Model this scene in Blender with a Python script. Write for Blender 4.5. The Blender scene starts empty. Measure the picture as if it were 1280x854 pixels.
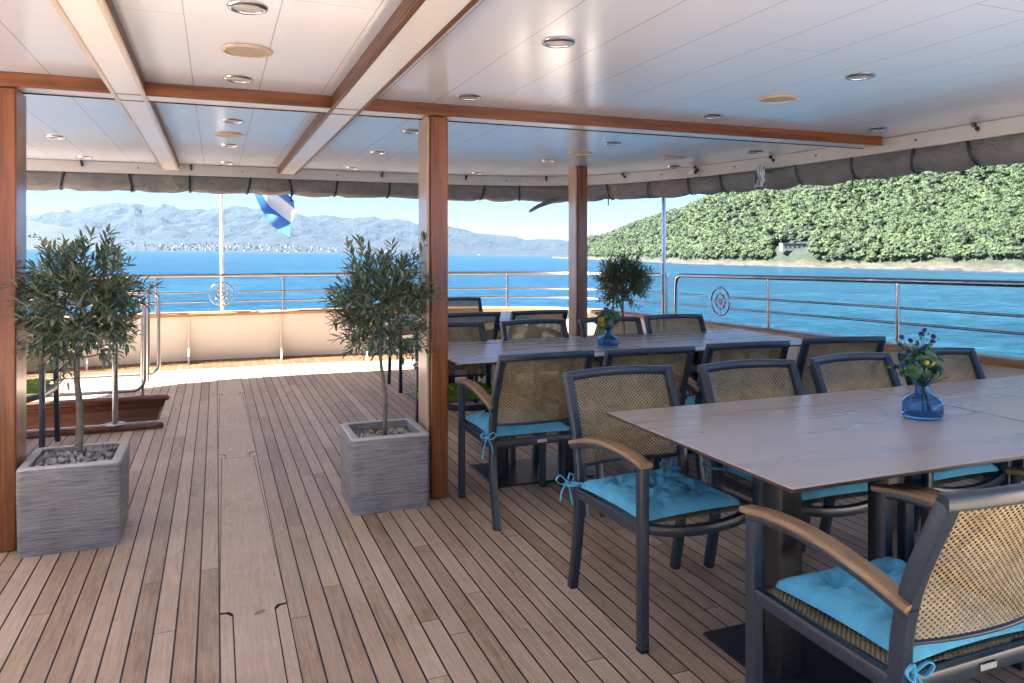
import bpy, math, random
import numpy as np
from mathutils import Vector, Matrix, Euler, noise as mnoise

random.seed(7)
np.random.seed(7)
PI = math.pi
R = math.radians
scene = bpy.context.scene
COL = scene.collection

# ------------------------------------------------------------------ camera
PSI = R(21.5)                      # the camera looks this far to starboard of the ship's axis (+Y = stern)
SN, CS = math.sin(PSI), math.cos(PSI)
CAM_H = 1.40
cam = bpy.data.cameras.new('camera')
cam.sensor_width = 36
cam.lens = 940 / 1280 * 36
cam.shift_y = -(427 - 314) / 1280
cam.clip_start, cam.clip_end = 0.05, 60000
camo = bpy.data.objects.new('camera', cam)
camo.location = (0, 0, CAM_H)
camo.rotation_euler = (PI / 2, 0, -PSI)
COL.objects.link(camo)
scene.camera = camo

# ------------------------------------------------------------------ sky, sun, exposure
SUN = Vector((-0.80, 0.22, 0.80)).normalized()
world = bpy.data.worlds.new('World')
scene.world = world
world.use_nodes = True
wn, wl = world.node_tree.nodes, world.node_tree.links
sky = wn.new('ShaderNodeTexSky')
sky.sky_type = 'NISHITA'
sky.sun_disc = False
sky.sun_elevation = math.asin(SUN.z)
sky.sun_rotation = math.atan2(SUN.x, SUN.y)
sky.air_density, sky.dust_density, sky.ozone_density = 0.12, 0.0, 1.4
wn['Background'].inputs['Strength'].default_value = 0.05
wl.new(sky.outputs[0], wn['Background'].inputs['Color'])
sl = bpy.data.lights.new('sun', 'SUN')
sl.energy, sl.angle, sl.color = 5.0, R(0.5), (1.0, 0.995, 0.985)
slo = bpy.data.objects.new('sun', sl)
slo.rotation_euler = SUN.to_track_quat('Z', 'Y').to_euler()
COL.objects.link(slo)
scene.view_settings.view_transform = 'Standard'
scene.view_settings.look = 'None'
scene.view_settings.gamma = 1
scene.view_settings.use_curve_mapping = False
scene.view_settings.exposure = 3.68
cy = scene.cycles
cy.use_denoising = True
cy.max_bounces, cy.diffuse_bounces, cy.glossy_bounces = 10, 5, 4
cy.transmission_bounces, cy.transparent_max_bounces, cy.volume_bounces = 8, 24, 1
cy.caustics_reflective = cy.caustics_refractive = False
cy.sample_clamp_indirect = 6.0

# ------------------------------------------------------------------ helpers
def smooth(me, ang=35):
    me.polygons.foreach_set('use_smooth', [True] * len(me.polygons))
    me.set_sharp_from_angle(angle=R(ang))


class MB:
    """collects shapes and links them as one mesh object"""
    def __init__(self):
        self.v, self.f, self.mi = [], [], []
        self.cur = 0

    def add(self, vs, fs):
        o = len(self.v)
        self.v += [tuple(p) for p in vs]
        self.f += [tuple(i + o for i in q) for q in fs]
        self.mi += [self.cur] * len(fs)

    def box(self, c, s, rot=None, bev=0.0):
        hx, hy, hz = s[0] / 2, s[1] / 2, s[2] / 2
        b = min(bev, hx * .9, hy * .9, hz * .9)
        if b <= 0:
            vs = [Vector((x, y, z)) for x in (-hx, hx) for y in (-hy, hy) for z in (-hz, hz)]
            fs = [(0, 1, 3, 2), (4, 6, 7, 5), (0, 4, 5, 1), (2, 3, 7, 6), (0, 2, 6, 4), (1, 5, 7, 3)]
        else:
            def ring(ix, iy, z):
                return [Vector((-ix, -iy + b, z)), Vector((-ix + b, -iy, z)), Vector((ix - b, -iy, z)), Vector((ix, -iy + b, z)),
                        Vector((ix, iy - b, z)), Vector((ix - b, iy, z)), Vector((-ix + b, iy, z)), Vector((-ix, iy - b, z))]
            vs = ring(hx - b, hy - b, -hz) + ring(hx, hy, -hz + b) + ring(hx, hy, hz - b) + ring(hx - b, hy - b, hz)
            fs = []
            for k in range(3):
                for i in range(8):
                    j = (i + 1) % 8
                    fs.append((k * 8 + i, k * 8 + j, k * 8 + 8 + j, k * 8 + 8 + i))
            fs.append(tuple(range(7, -1, -1)))
            fs.append(tuple(range(24, 32)))
        if rot is not None:
            m = rot if isinstance(rot, Matrix) else Euler(rot).to_matrix()
            vs = [m @ p for p in vs]
        c = Vector(c)
        self.add([p + c for p in vs], fs)
        return self

    def sweep(self, path, prof, side=(1, 0, 0), caps=True, scale=None):
        """closed profile [(a, b)] along a path; a runs along `side`, b along tangent x side"""
        path = [Vector(p) for p in path]
        side = Vector(side).normalized()
        n, m = len(path), len(prof)
        vs = []
        for i, p in enumerate(path):
            t = (path[min(i + 1, n - 1)] - path[max(i - 1, 0)]).normalized()
            u = side - t * side.dot(t)
            if u.length < 1e-5:
                u = t.orthogonal()
            u.normalize()
            w = t.cross(u)
            k = scale[i] if scale else 1
            vs += [p + u * (a * k) + w * (b * k) for a, b in prof]
        fs = []
        for i in range(n - 1):
            for j in range(m):
                q = (j + 1) % m
                fs.append((i * m + j, i * m + q, (i + 1) * m + q, (i + 1) * m + j))
        if caps:
            fs.append(tuple(range(m - 1, -1, -1)))
            fs.append(tuple(range((n - 1) * m, n * m)))
        self.add(vs, fs)
        return self

    def tube(self, path, r, seg=8, side=None, scale=None):
        path = [Vector(p) for p in path]
        if side is None:
            t = (path[-1] - path[0])
            side = Vector((0, 0, 1)) if abs(t.normalized().z) < .8 else Vector((1, 0, 0)) if t.length else Vector((1, 0, 0))
        return self.sweep(path, circ(r, seg), side, scale=scale)

    def lathe(self, prof, c=(0, 0, 0), seg=24, sy=1.0):
        """prof [(r, z)] bottom to top"""
        vs, fs = [], []
        m = len(prof)
        for k in range(seg):
            a = 2 * PI * k / seg
            vs += [(c[0] + r * math.cos(a), c[1] + r * math.sin(a) * sy, c[2] + z) for r, z in prof]
        for k in range(seg):
            j = (k + 1) % seg
            for i in range(m - 1):
                fs.append((k * m + i, j * m + i, j * m + i + 1, k * m + i + 1))
        self.add(vs, fs)
        return self

    def disc(self, c, r, seg=24, up=True):
        vs = [(c[0] + r * math.cos(2 * PI * k / seg), c[1] + r * math.sin(2 * PI * k / seg), c[2]) for k in range(seg)]
        self.add(vs, [tuple(range(seg)) if up else tuple(range(seg - 1, -1, -1))])
        return self

    def torus(self, c, R0, r, axis='Z', seg=32, s2=8):
        vs, fs = [], []
        for i in range(seg):
            a = 2 * PI * i / seg
            for j in range(s2):
                b = 2 * PI * j / s2
                x, y, z = (R0 + r * math.cos(b)) * math.cos(a), (R0 + r * math.cos(b)) * math.sin(a), r * math.sin(b)
                if axis == 'Y':
                    x, y, z = x, -z, y
                vs.append((c[0] + x, c[1] + y, c[2] + z))
        for i in range(seg):
            for j in range(s2):
                fs.append((i * s2 + j, ((i + 1) % seg) * s2 + j, ((i + 1) % seg) * s2 + (j + 1) % s2, i * s2 + (j + 1) % s2))
        self.add(vs, fs)
        return self

    def build(self, name, mats, parent=None, ang=35, flat=False):
        me = bpy.data.meshes.new(name)
        me.from_pydata(self.v, [], self.f)
        for m in (mats if isinstance(mats, (list, tuple)) else [mats]):
            me.materials.append(m)
        if max(self.mi or [0]) > 0:
            me.polygons.foreach_set('material_index', self.mi)
        me.update()
        if not flat:
            smooth(me, ang)
        o = bpy.data.objects.new(name, me)
        COL.objects.link(o)
        if parent is not None:
            o.parent = parent
        return o


def circ(r, seg=8):
    return [(r * math.cos(2 * PI * k / seg), r * math.sin(2 * PI * k / seg)) for k in range(seg)]


def rr(w, h, r=.005, seg=2):
    pts = []
    for cx, cy_, a0 in ((w / 2 - r, h / 2 - r, 0), (-w / 2 + r, h / 2 - r, 90), (-w / 2 + r, -h / 2 + r, 180), (w / 2 - r, -h / 2 + r, 270)):
        for k in range(seg + 1):
            a = R(a0 + 90 * k / seg)
            pts.append((cx + r * math.cos(a), cy_ + r * math.sin(a)))
    return pts


def crv(pts, n=6):
    """Catmull-Rom through points"""
    pts = [Vector(p) for p in pts]
    P = [pts[0] * 2 - pts[1]] + pts + [pts[-1] * 2 - pts[-2]]
    out = []
    for i in range(1, len(P) - 2):
        for k in range(n):
            t = k / n
            a, b, c, d = P[i - 1], P[i], P[i + 1], P[i + 2]
            out.append(.5 * (2 * b + (c - a) * t + (2 * a - 5 * b + 4 * c - d) * t * t + (3 * b - a - 3 * c + d) * t ** 3))
    out.append(pts[-1])
    return out


def tag(o, label=None, cat=None, group=None, kind=None):
    if label: o['label'] = label
    if cat: o['category'] = cat
    if group: o['group'] = group
    if kind: o['kind'] = kind
    return o


def thing(name, label, cat, loc=(0, 0, 0), rz=0.0, group=None):
    o = bpy.data.objects.new(name, None)
    o.empty_display_size = .1
    o.location = loc
    o.rotation_euler = (0, 0, rz)
    COL.objects.link(o)
    return tag(o, label, cat, group)


def copy_tree(root, loc, rz, label=None, group=None, swap=None):
    r = root.copy()
    COL.objects.link(r)
    r.location = loc
    r.rotation_euler = (0, 0, rz)
    if label: r['label'] = label
    if group: r['group'] = group
    for ch in list(root.children):
        c = ch.copy()
        COL.objects.link(c)
        c.parent = r
        for g in list(ch.children):
            d = g.copy()
            COL.objects.link(d)
            d.parent = c
    return r


# ------------------------------------------------------------------ materials
def new_mat(name):
    m = bpy.data.materials.new(name)
    m.use_nodes = True
    return m, m.node_tree.nodes, m.node_tree.links, m.node_tree.nodes['Principled BSDF']


class NT:
    """small node-graph writer"""
    def __init__(self, m):
        self.n, self.l = m.node_tree.nodes, m.node_tree.links

    def put(self, sock, v):
        if isinstance(v, bpy.types.NodeSocket):
            self.l.new(v, sock)
        elif v is not None:
            sock.default_value = v

    def math(self, op, a, b=None, c=None, clamp=False):
        q = self.n.new('ShaderNodeMath')
        q.operation = op
        q.use_clamp = clamp
        for i, v in enumerate((a, b, c)):
            if v is not None:
                self.put(q.inputs[i], v)
        return q.outputs[0]

    def coord(self, which='Object'):
        return self.n.new('ShaderNodeTexCoord').outputs[which]

    def sep(self, v):
        q = self.n.new('ShaderNodeSeparateXYZ')
        self.l.new(v, q.inputs[0])
        return q.outputs

    def comb(self, x=0., y=0., z=0.):
        q = self.n.new('ShaderNodeCombineXYZ')
        for i, v in enumerate((x, y, z)):
            self.put(q.inputs[i], v)
        return q.outputs[0]

    def mapping(self, v, scale=(1, 1, 1), loc=(0, 0, 0)):
        q = self.n.new('ShaderNodeMapping')
        self.l.new(v, q.inputs[0])
        q.inputs['Scale'].default_value = scale
        q.inputs['Location'].default_value = loc
        return q.outputs[0]

    def noise(self, v, scale=5., detail=3., rough=.55, dist=0.):
        q = self.n.new('ShaderNodeTexNoise')
        self.l.new(v, q.inputs['Vector'])
        q.inputs['Scale'].default_value = scale
        q.inputs['Detail'].default_value = detail
        q.inputs['Roughness'].default_value = rough
        q.inputs['Distortion'].default_value = dist
        return q.outputs[0]

    def white(self, v):
        q = self.n.new('ShaderNodeTexWhiteNoise')
        q.noise_dimensions = '3D'
        self.l.new(v, q.inputs['Vector'])
        return q.outputs['Value']

    def ramp(self, fac, stops):
        q = self.n.new('ShaderNodeValToRGB')
        self.l.new(fac, q.inputs[0])
        e = q.color_ramp.elements
        while len(e) < len(stops):
            e.new(.5)
        for i, (p, c) in enumerate(stops):
            e[i].position = p
            e[i].color = (*c, 1) if len(c) == 3 else c
        return q.outputs[0]

    def mix(self, fac, a, b, mode='MIX'):
        q = self.n.new('ShaderNodeMix')
        q.data_type = 'RGBA'
        q.blend_type = mode
        self.put(q.inputs[0], fac)
        self.put(q.inputs[6], (*a, 1) if isinstance(a, tuple) and len(a) == 3 else a)
        self.put(q.inputs[7], (*b, 1) if isinstance(b, tuple) and len(b) == 3 else b)
        return q.outputs[2]

    def bump(self, h, strength=.3, dist=.01):
        q = self.n.new('ShaderNodeBump')
        self.l.new(h, q.inputs['Height'])
        q.inputs['Strength'].default_value = strength
        q.inputs['Distance'].default_value = dist
        return q.outputs[0]


def m_basic(name, col, rough=.5, metal=0., var=.08, vscale=12., bump=0., spec=None, coat=0.):
    m, n, l, b = new_mat(name)
    t = NT(m)
    nz = t.noise(t.coord(), vscale, 4)
    lo = tuple(max(0, c * (1 - var)) for c in col)
    hi = tuple(min(1, c * (1 + var)) for c in col)
    l.new(t.ramp(nz, [(.3, lo), (.7, hi)]), b.inputs['Base Color'])
    b.inputs['Roughness'].default_value = rough
    b.inputs['Metallic'].default_value = metal
    if spec is not None: b.inputs['Specular IOR Level'].default_value = spec
    if coat:
        b.inputs['Coat Weight'].default_value = coat
        b.inputs['Coat Roughness'].default_value = .12
    if bump:
        l.new(t.bump(t.noise(t.coord(), vscale * 6, 3), bump, .004), b.inputs['Normal'])
    return m


def m_wood(name, dark, light, scale=(30, 30, 2), rough=.3, coat=.3, bump=.05):
    m, n, l, b = new_mat(name)
    t = NT(m)
    co = t.mapping(t.coord(), scale)
    g = t.noise(co, 1., 5, .6, .6)
    g2 = t.noise(t.mapping(t.coord(), tuple(s * .25 for s in scale)), 1., 3)
    f = t.math('ADD', t.math('MULTIPLY', g, .65), t.math('MULTIPLY', g2, .35))
    l.new(t.ramp(f, [(.33, dark), (.66, light)]), b.inputs['Base Color'])
    b.inputs['Roughness'].default_value = rough
    b.inputs['Coat Weight'].default_value = coat
    b.inputs['Coat Roughness'].default_value = .15
    if bump:
        l.new(t.bump(g, bump, .004), b.inputs['Normal'])
    return m


def m_planks(name, w, left, right, split, lo, mid, hi, rough=.5, caulk=.05, butt=2.7, caulk_col=(.012, .012, .014)):
    """teak planks running along Y with black caulking, wood tones changing from plank to plank"""
    m, n, l, b = new_mat(name)
    t = NT(m)
    x, y, z = t.sep(t.coord())
    isr = t.math('GREATER_THAN', x, split)
    off = t.math('ADD', t.math('MULTIPLY', isr, right - left), left)
    p = t.math('DIVIDE', t.math('SUBTRACT', x, off), w)
    idx = t.math('FLOOR', p)
    fr = t.math('FRACT', p)
    e = t.math('ABSOLUTE', t.math('SUBTRACT', fr, .5))
    seam = t.math('GREATER_THAN', e, .5 - caulk)
    rnd = t.white(t.comb(idx, 3.1, isr))
    q = t.math('ADD', t.math('DIVIDE', y, butt), t.math('MULTIPLY', rnd, 9.3))
    sidx = t.math('FLOOR', q)
    bt = t.math('LESS_THAN', t.math('FRACT', q), .0016)
    tone = t.white(t.comb(idx, sidx, 7.7))
    tone2 = t.white(t.comb(sidx, idx, 1.3))
    gv = t.comb(t.math('MULTIPLY', x, 95.), t.math('MULTIPLY', y, 5.), t.math('MULTIPLY', tone, 40.))
    g = t.noise(gv, 1., 5, .65, .5)
    big = t.noise(t.coord(), 1.7, 5, .6)
    spots = t.noise(t.coord(), 9., 4, .7)
    f = t.math('ADD', t.math('MULTIPLY', tone, .26), t.math('MULTIPLY', g, .52))
    f = t.math('ADD', f, t.math('MULTIPLY', big, .30))
    f = t.math('ADD', f, t.math('MULTIPLY', spots, .16))
    c = t.ramp(f, [(.36, lo), (.60, mid), (.84, hi)])
    hue = t.mix(t.math('MULTIPLY', tone2, .35), c, (mid[0] * .92, mid[1] * .92, mid[2] * .98))
    wear = t.noise(t.mapping(t.coord(), (1.0, .45, 1)), 2.1, 5, .62, .8)
    hue = t.mix(t.ramp(wear, [(.44, (0, 0, 0)), (.66, (.30, .30, .30))]), hue, (hi[0] * .98, hi[1] * .97, hi[2] * .97))
    st = t.noise(t.mapping(t.coord(), (1.6, .8, 1)), 3.3, 6, .7, 1.5)
    hue = t.mix(t.ramp(st, [(.58, (0, 0, 0)), (.74, (.5, .5, .5))]), hue, (lo[0] * .9, lo[1] * .88, lo[2] * .85))
    dirt = t.math('MULTIPLY', t.math('GREATER_THAN', t.noise(t.coord(), 14., 6, .75), .66), .3)
    hue = t.mix(dirt, hue, (lo[0] * .7, lo[1] * .7, lo[2] * .7))
    cc = t.mix(t.math('MAXIMUM', seam, t.math('MULTIPLY', bt, .75)), hue, caulk_col)
    l.new(cc, b.inputs['Base Color'])
    rv = t.math('ADD', t.math('MULTIPLY', spots, .22), rough - .1)
    l.new(t.math('ADD', rv, t.math('MULTIPLY', seam, .1)), b.inputs['Roughness'])
    h = t.math('SUBTRACT', t.math('MULTIPLY', g, .25), seam)
    l.new(t.bump(h, .35, .002), b.inputs['Normal'])
    return m


def m_weave(name, a=0, bx=2, pa=.0168, pb=.0148, strand=(.36, .275, .145), thr=-.24):
    """woven mesh fabric with holes painted dark and partly see-through"""
    m, n, l, b = new_mat(name)
    t = NT(m)
    s = t.sep(t.coord())
    u = t.math('SINE', t.math('MULTIPLY', s[a], 2 * PI / pa))
    v = t.math('SINE', t.math('MULTIPLY', s[bx], 2 * PI / pb))
    w = t.math('MULTIPLY', u, v)
    hole = t.math('LESS_THAN', w, thr)
    tonal = t.noise(t.mapping(t.coord(), (9, 9, 9)), 1., 3)
    st = t.white(t.comb(t.math('FLOOR', t.math('DIVIDE', s[a], pa)), t.math('FLOOR', t.math('DIVIDE', s[bx], pb)), .5))
    f = t.math('ADD', t.math('MULTIPLY', tonal, .75), t.math('MULTIPLY', st, .2))
    l.new(t.mix(hole, t.ramp(f, [(.25, tuple(c * .6 for c in strand)), (.75, tuple(c * 1.3 for c in strand))]), (.010, .009, .008)), b.inputs['Base Color'])  # holes coloured near-black for the shade inside the mesh
    b.inputs['Roughness'].default_value = .5
    l.new(t.bump(w, .6, .0015), b.inputs['Normal'])
    tr = n.new('ShaderNodeBsdfTransparent')
    mx = n.new('ShaderNodeMixShader')
    l.new(t.math('MULTIPLY', hole, .42), mx.inputs[0])
    l.new(b.outputs[0], mx.inputs[1])
    l.new(tr.outputs[0], mx.inputs[2])
    l.new(mx.outputs[0], n['Material Output'].inputs['Surface'])
    return m


def m_leaf(name, lo, hi, under, rough=.45, trans=.25, scale=25.):
    m, n, l, b = new_mat(name)
    t = NT(m)
    f = t.noise(t.coord(), scale, 3)
    c = t.ramp(f, [(.3, lo), (.7, hi)])
    geo = n.new('ShaderNodeNewGeometry')
    c = t.mix(geo.outputs['Backfacing'], c, under)
    l.new(c, b.inputs['Base Color'])
    b.inputs['Roughness'].default_value = rough
    td = n.new('ShaderNodeBsdfTranslucent')
    l.new(t.mix(.5, c, hi), td.inputs['Color'])
    mx = n.new('ShaderNodeMixShader')
    mx.inputs[0].default_value = trans
    l.new(b.outputs[0], mx.inputs[1])
    l.new(td.outputs[0], mx.inputs[2])
    l.new(mx.outputs[0], n['Material Output'].inputs['Surface'])
    return m


M = {}
TW = .0757
M['deck'] = m_planks('weathered teak deck', TW, .0139, .262, .138, (.225, .145, .088), (.50, .372, .268), (.74, .60, .475), rough=.46, caulk=.044)
M['margin'] = m_planks('teak margin strip', TW, .0139, .262, .138, (.060, .025, .008), (.110, .050, .018), (.160, .078, .032), rough=.42, caulk=.045)
M['king'] = m_planks('weathered teak king plank', 3.0, -1.4, -1.4, 9, (.225, .145, .088), (.50, .372, .268), (.74, .60, .475), rough=.46, caulk=0, butt=50)
M['caulk'] = m_basic('black deck caulking', (.013, .013, .015), .55)
M['cream'] = m_basic('cream bulwark paint', (.76, .70, .60), .38, var=.03, vscale=3, coat=.15)
M['white'] = m_basic('white gloss paint', (.79, .80, .84), .25, var=.02, vscale=4, coat=.2)
M['offwhite'] = m_basic('pale grey track', (.62, .61, .60), .35, var=.05, vscale=6)
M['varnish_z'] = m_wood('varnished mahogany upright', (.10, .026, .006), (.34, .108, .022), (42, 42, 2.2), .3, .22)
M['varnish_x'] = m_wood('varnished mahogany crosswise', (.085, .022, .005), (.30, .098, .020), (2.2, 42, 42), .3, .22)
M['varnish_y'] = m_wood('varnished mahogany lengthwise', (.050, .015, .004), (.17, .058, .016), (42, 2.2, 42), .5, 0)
M['pale_wood'] = m_wood('pale lip moulding', (.50, .37, .27), (.66, .54, .43), (40, 2.0, 40), .3, .3)
M['lit_side_z'] = m_wood('post side with painted sheen', (.40, .26, .16), (.58, .42, .30), (40, 40, 2.0), .3, .3)
M['cap'] = m_wood('teak cap rail', (.30, .13, .045), (.52, .27, .11), (6, 6, 40), .32, .35)
M['brown_board'] = m_wood('brown hatch panel', (.15, .078, .046), (.26, .142, .085), (2.4, 30, 30), .4, .15)
M['hatch_trim'] = m_wood('dark hatch coaming', (.085, .032, .014), (.20, .085, .038), (2.4, 40, 40), .22, .5)
M['teak_arm'] = m_wood('oiled teak slat', (.20, .115, .055), (.40, .255, .135), (55, 5, 55), .48, 0)
M['steel'] = m_basic('polished stainless steel', (.40, .385, .37), .2, 1.0, var=.04, vscale=5)
M['chrome'] = m_basic('bright chrome', (.58, .58, .60), .22, 1.0, var=.02)
M['frame'] = m_basic('charcoal powder coat', (.022, .035, .052), .30, 0, var=.15, vscale=60, spec=.6)
M['column'] = m_basic('black steel column', (.010, .011, .013), .32, 0, var=.2, vscale=40, spec=.6)
M['plate'] = m_basic('dark blue grey steel plate', (.020, .026, .036), .32, 0, var=.2, vscale=30, spec=.5)
M['black'] = m_basic('black webbing', (.006, .006, .007), .6)
M['rubber'] = m_basic('black rubber foot', (.012, .012, .012), .7)
M['label_plate'] = m_basic('brushed nameplate', (.55, .55, .55), .35, .6)
M['cush_blue'] = m_basic('turquoise cotton', (.105, .44, .65), .9, var=.13, vscale=16, bump=.5)
M['cush_green'] = m_basic('lime cotton', (.17, .36, .035), .85, var=.16, vscale=14, bump=.25)
M['weave_back'] = m_weave('golden woven back', 0, 2)
M['weave_seat'] = m_weave('golden woven seat', 0, 1)
M['glass_lens'] = m_basic('frosted lamp lens', (.34, .35, .38), .22, var=.05)
M['speaker'] = m_basic('beige speaker grille', (.40, .33, .24), .5, var=.3, vscale=220)
M['pole_white'] = m_basic('white flagpole', (.82, .82, .80), .3, var=.02)
M['trunk'] = m_basic('olive bark', (.20, .17, .13), .85, var=.35, vscale=40, bump=.6)
M['twig'] = m_basic('green twig', (.09, .11, .05), .7, var=.3)
M['olive'] = m_leaf('olive leaves', (.034, .080, .040), (.145, .22, .095), (.26, .30, .235), .38, .18)
M['olive_yellow'] = m_leaf('yellowish olive leaves', (.085, .115, .035), (.22, .245, .075), (.24, .25, .14), .4, .25)
M['euca'] = m_leaf('eucalyptus leaves', (.035, .115, .065), (.10, .22, .13), (.11, .20, .15), .5, .2, 40.)
M['leafgreen'] = m_leaf('bright green leaves', (.03, .13, .015), (.07, .24, .03), (.07, .2, .05), .4, .25, 40.)
M['petal_blue'] = m_basic('deep blue petals', (.022, .020, .15), .6, var=.4, vscale=80)
M['petal_purple'] = m_basic('purple petals', (.13, .06, .30), .6, var=.4, vscale=80)
M['petal_yellow'] = m_basic('yellow petals', (.62, .42, .03), .6, var=.2, vscale=80)
M['petal_orange'] = m_basic('orange petals', (.60, .22, .02), .6, var=.3, vscale=80)
M['stem'] = m_basic('dark green stems', (.02, .05, .015), .6)
M['pebble'] = m_basic('grey white pebbles', (.42, .41, .39), .65, var=.5, vscale=18)
M['soil'] = m_basic('dark soil', (.035, .028, .022), .9, var=.4)

# table top: grey-brown laminate with streaks along X
m, n, l, b = new_mat('grey brown laminate')
t = NT(m)
g = t.noise(t.mapping(t.coord(), (1.0, 13, 10)), 1., 1, .4, .0)
g2 = t.noise(t.coord(), 1.6, 3)
l.new(t.ramp(t.math('ADD', t.math('MULTIPLY', g, .7), t.math('MULTIPLY', g2, .3)), [(.25, (.44, .395, .36)), (.75, (.53, .48, .445))]), b.inputs['Base Color'])
l.new(t.math('ADD', t.math('MULTIPLY', g, .12), .23), b.inputs['Roughness'])
b.inputs['Specular IOR Level'].default_value = .55
M['tabletop'] = m
M['table_edge'] = m_basic('red brown table edge', (.060, .022, .016), .4, var=.2)

# ceiling panels: long glossy boards with fine joints
m, n, l, b = new_mat('glossy ceiling panels')
t = NT(m)
x, y, z = t.sep(t.coord())
p = t.math('DIVIDE', t.math('SUBTRACT', x, 1.136 - .155), .31)
idx = t.math('FLOOR', p)
e = t.math('ABSOLUTE', t.math('SUBTRACT', t.math('FRACT', p), .5))
seam = t.math('LESS_THAN', e, .0065)
idx2 = t.math('FLOOR', t.math('ADD', p, .5))
q = t.math('ADD', t.math('DIVIDE', y, 2.9), t.math('MULTIPLY', t.white(t.comb(idx2, 1.7, 2.2)), 5.3))
bt = t.math('LESS_THAN', t.math('FRACT', q), .0011)
tone = t.white(t.comb(idx2, t.math('FLOOR', q), 4.4))
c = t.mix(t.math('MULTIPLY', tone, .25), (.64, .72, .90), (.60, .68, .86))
l.new(t.mix(t.math('MULTIPLY', t.math('MAXIMUM', seam, bt), .62), c, (.12, .11, .12)), b.inputs['Base Color'])
l.new(t.math('ADD', t.math('MULTIPLY', t.noise(t.coord(), 1.3, 4), .12), .13), b.inputs['Roughness'])
b.inputs['Coat Weight'].default_value = .2
b.inputs['Coat Roughness'].default_value = .16
wob = t.noise(t.mapping(t.coord(), (1.2, .5, 1)), 1.6, 2)
l.new(t.bump(t.math('SUBTRACT', t.math('MULTIPLY', wob, .8), seam), .22, .004), b.inputs['Normal'])
M['ceiling'] = m

# planter: grey ribbed fibre-cement
m, n, l, b = new_mat('ribbed grey fibrecement')
t = NT(m)
geo = n.new('ShaderNodeNewGeometry')
upz = t.sep(geo.outputs['Normal'])[2]
flank = t.math('LESS_THAN', t.math('ABSOLUTE', upz), .5)
rib = t.noise(t.mapping(t.coord(), (8, 8, 165)), 1., 5, .68, .35)
big = t.noise(t.coord(), 5, 4)
c = t.ramp(t.math('ADD', t.math('MULTIPLY', rib, .75), t.math('MULTIPLY', big, .25)), [(.34, (.18, .18, .18)), (.50, (.43, .43, .428)), (.66, (.60, .597, .59))])
l.new(t.mix(flank, (.60, .60, .60), c), b.inputs['Base Color'])
b.inputs['Roughness'].default_value = .62
l.new(t.bump(t.math('MULTIPLY', rib, flank), 1.0, .022), b.inputs['Normal'])
M['planter'] = m

# awning canvas
m, n, l, b = new_mat('grey taupe canvas')
t = NT(m)
l.new(t.ramp(t.noise(t.coord(), 4., 5, .65), [(.3, (.145, .145, .148)), (.7, (.235, .235, .238))]), b.inputs['Base Color'])
b.inputs['Roughness'].default_value = .62
wr = t.noise(t.mapping(t.coord(), (9, 9, 16)), 1., 5, .6, 1.2)
l.new(t.bump(wr, .8, .03), b.inputs['Normal'])
M['canvas'] = m

# blue glass
m, n, l, b = new_mat('cobalt blue glass')
t = NT(m)
l.new(t.ramp(t.noise(t.coord(), 20., 2), [(.3, (.26, .56, .90)), (.7, (.32, .63, .94))]), b.inputs['Base Color'])
b.inputs['Transmission Weight'].default_value = .95
b.inputs['Roughness'].default_value = .06
b.inputs['IOR'].default_value = 1.3
M['glass'] = m

# flag cloth: blue with a white band
m, n, l, b = new_mat('blue and white flag')
t = NT(m)
uvx = t.sep(t.coord('UV'))
band = t.math('LESS_THAN', t.math('ABSOLUTE', t.math('SUBTRACT', uvx[1], .46)), .19)
l.new(t.mix(band, (.09, .25, .56), (.80, .82, .84)), b.inputs['Base Color'])
b.inputs['Roughness'].default_value = .8
td = n.new('ShaderNodeBsdfTranslucent')
l.new(t.mix(band, (.06, .22, .62), (.8, .82, .84)), td.inputs['Color'])
mx = n.new('ShaderNodeMixShader')
mx.inputs[0].default_value = .4
l.new(b.outputs[0], mx.inputs[1]); l.new(td.outputs[0], mx.inputs[2])
l.new(mx.outputs[0], n['Material Output'].inputs['Surface'])
M['flag'] = m

# ------------------------------------------------------------------ the world outside (the ship heels a little, so the sea lies slightly tilted)
FWD, RGT = Vector((SN, CS, -.0048)), Vector((CS, -SN, -.0125))
SEA_Z = -4.6


def ext(lat, d, h):
    """a point lat metres across, d metres off, h above the sea"""
    return FWD * d + RGT * lat + Vector((0, 0, SEA_Z + h))


def hz(u):                       # where the sea's horizon lies across the view
    return 314 + 940 * (.0048 + .0125 * (u - 640) / 940)


# sea
m, n, l, b = new_mat('blue sea')
t = NT(m)
co = t.coord()
w1 = t.noise(t.mapping(co, (.42, .95, 1)), 1.0, 6, .66, .6)
w2 = t.noise(t.mapping(co, (.10, .17, 1)), 1.0, 4, .6, .3)
w3 = t.noise(t.mapping(co, (.012, .02, 1)), 1.0, 4, .6)
l.new(t.ramp(w3, [(.35, (.004, .060, .135)), (.65, (.006, .085, .175))]), b.inputs['Base Color'])
h = t.math('ADD', t.math('MULTIPLY', w1, .55), t.math('MULTIPLY', w2, 2.0))
bn = t.bump(h, 1.0, .55)
df = n.new('ShaderNodeBsdfDiffuse')
l.new(t.ramp(t.math('ADD', t.math('MULTIPLY', w3, .28), t.math('ADD', t.math('MULTIPLY', w1, .50), t.math('MULTIPLY', w2, .22))), [(.38, (.0012, .012, .028)), (.52, (.0045, .032, .056)), (.64, (.021, .064, .096))]), df.inputs['Color'])  # ripple highlights and dark troughs painted into the colour from the wave noise
l.new(bn, df.inputs['Normal'])
gl = n.new('ShaderNodeBsdfGlossy')
gl.inputs['Roughness'].default_value = .18
gl.inputs['Color'].default_value = (.85, .93, 1, 1)
l.new(bn, gl.inputs['Normal'])
lw = n.new('ShaderNodeLayerWeight')
lw.inputs[0].default_value = .25
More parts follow.
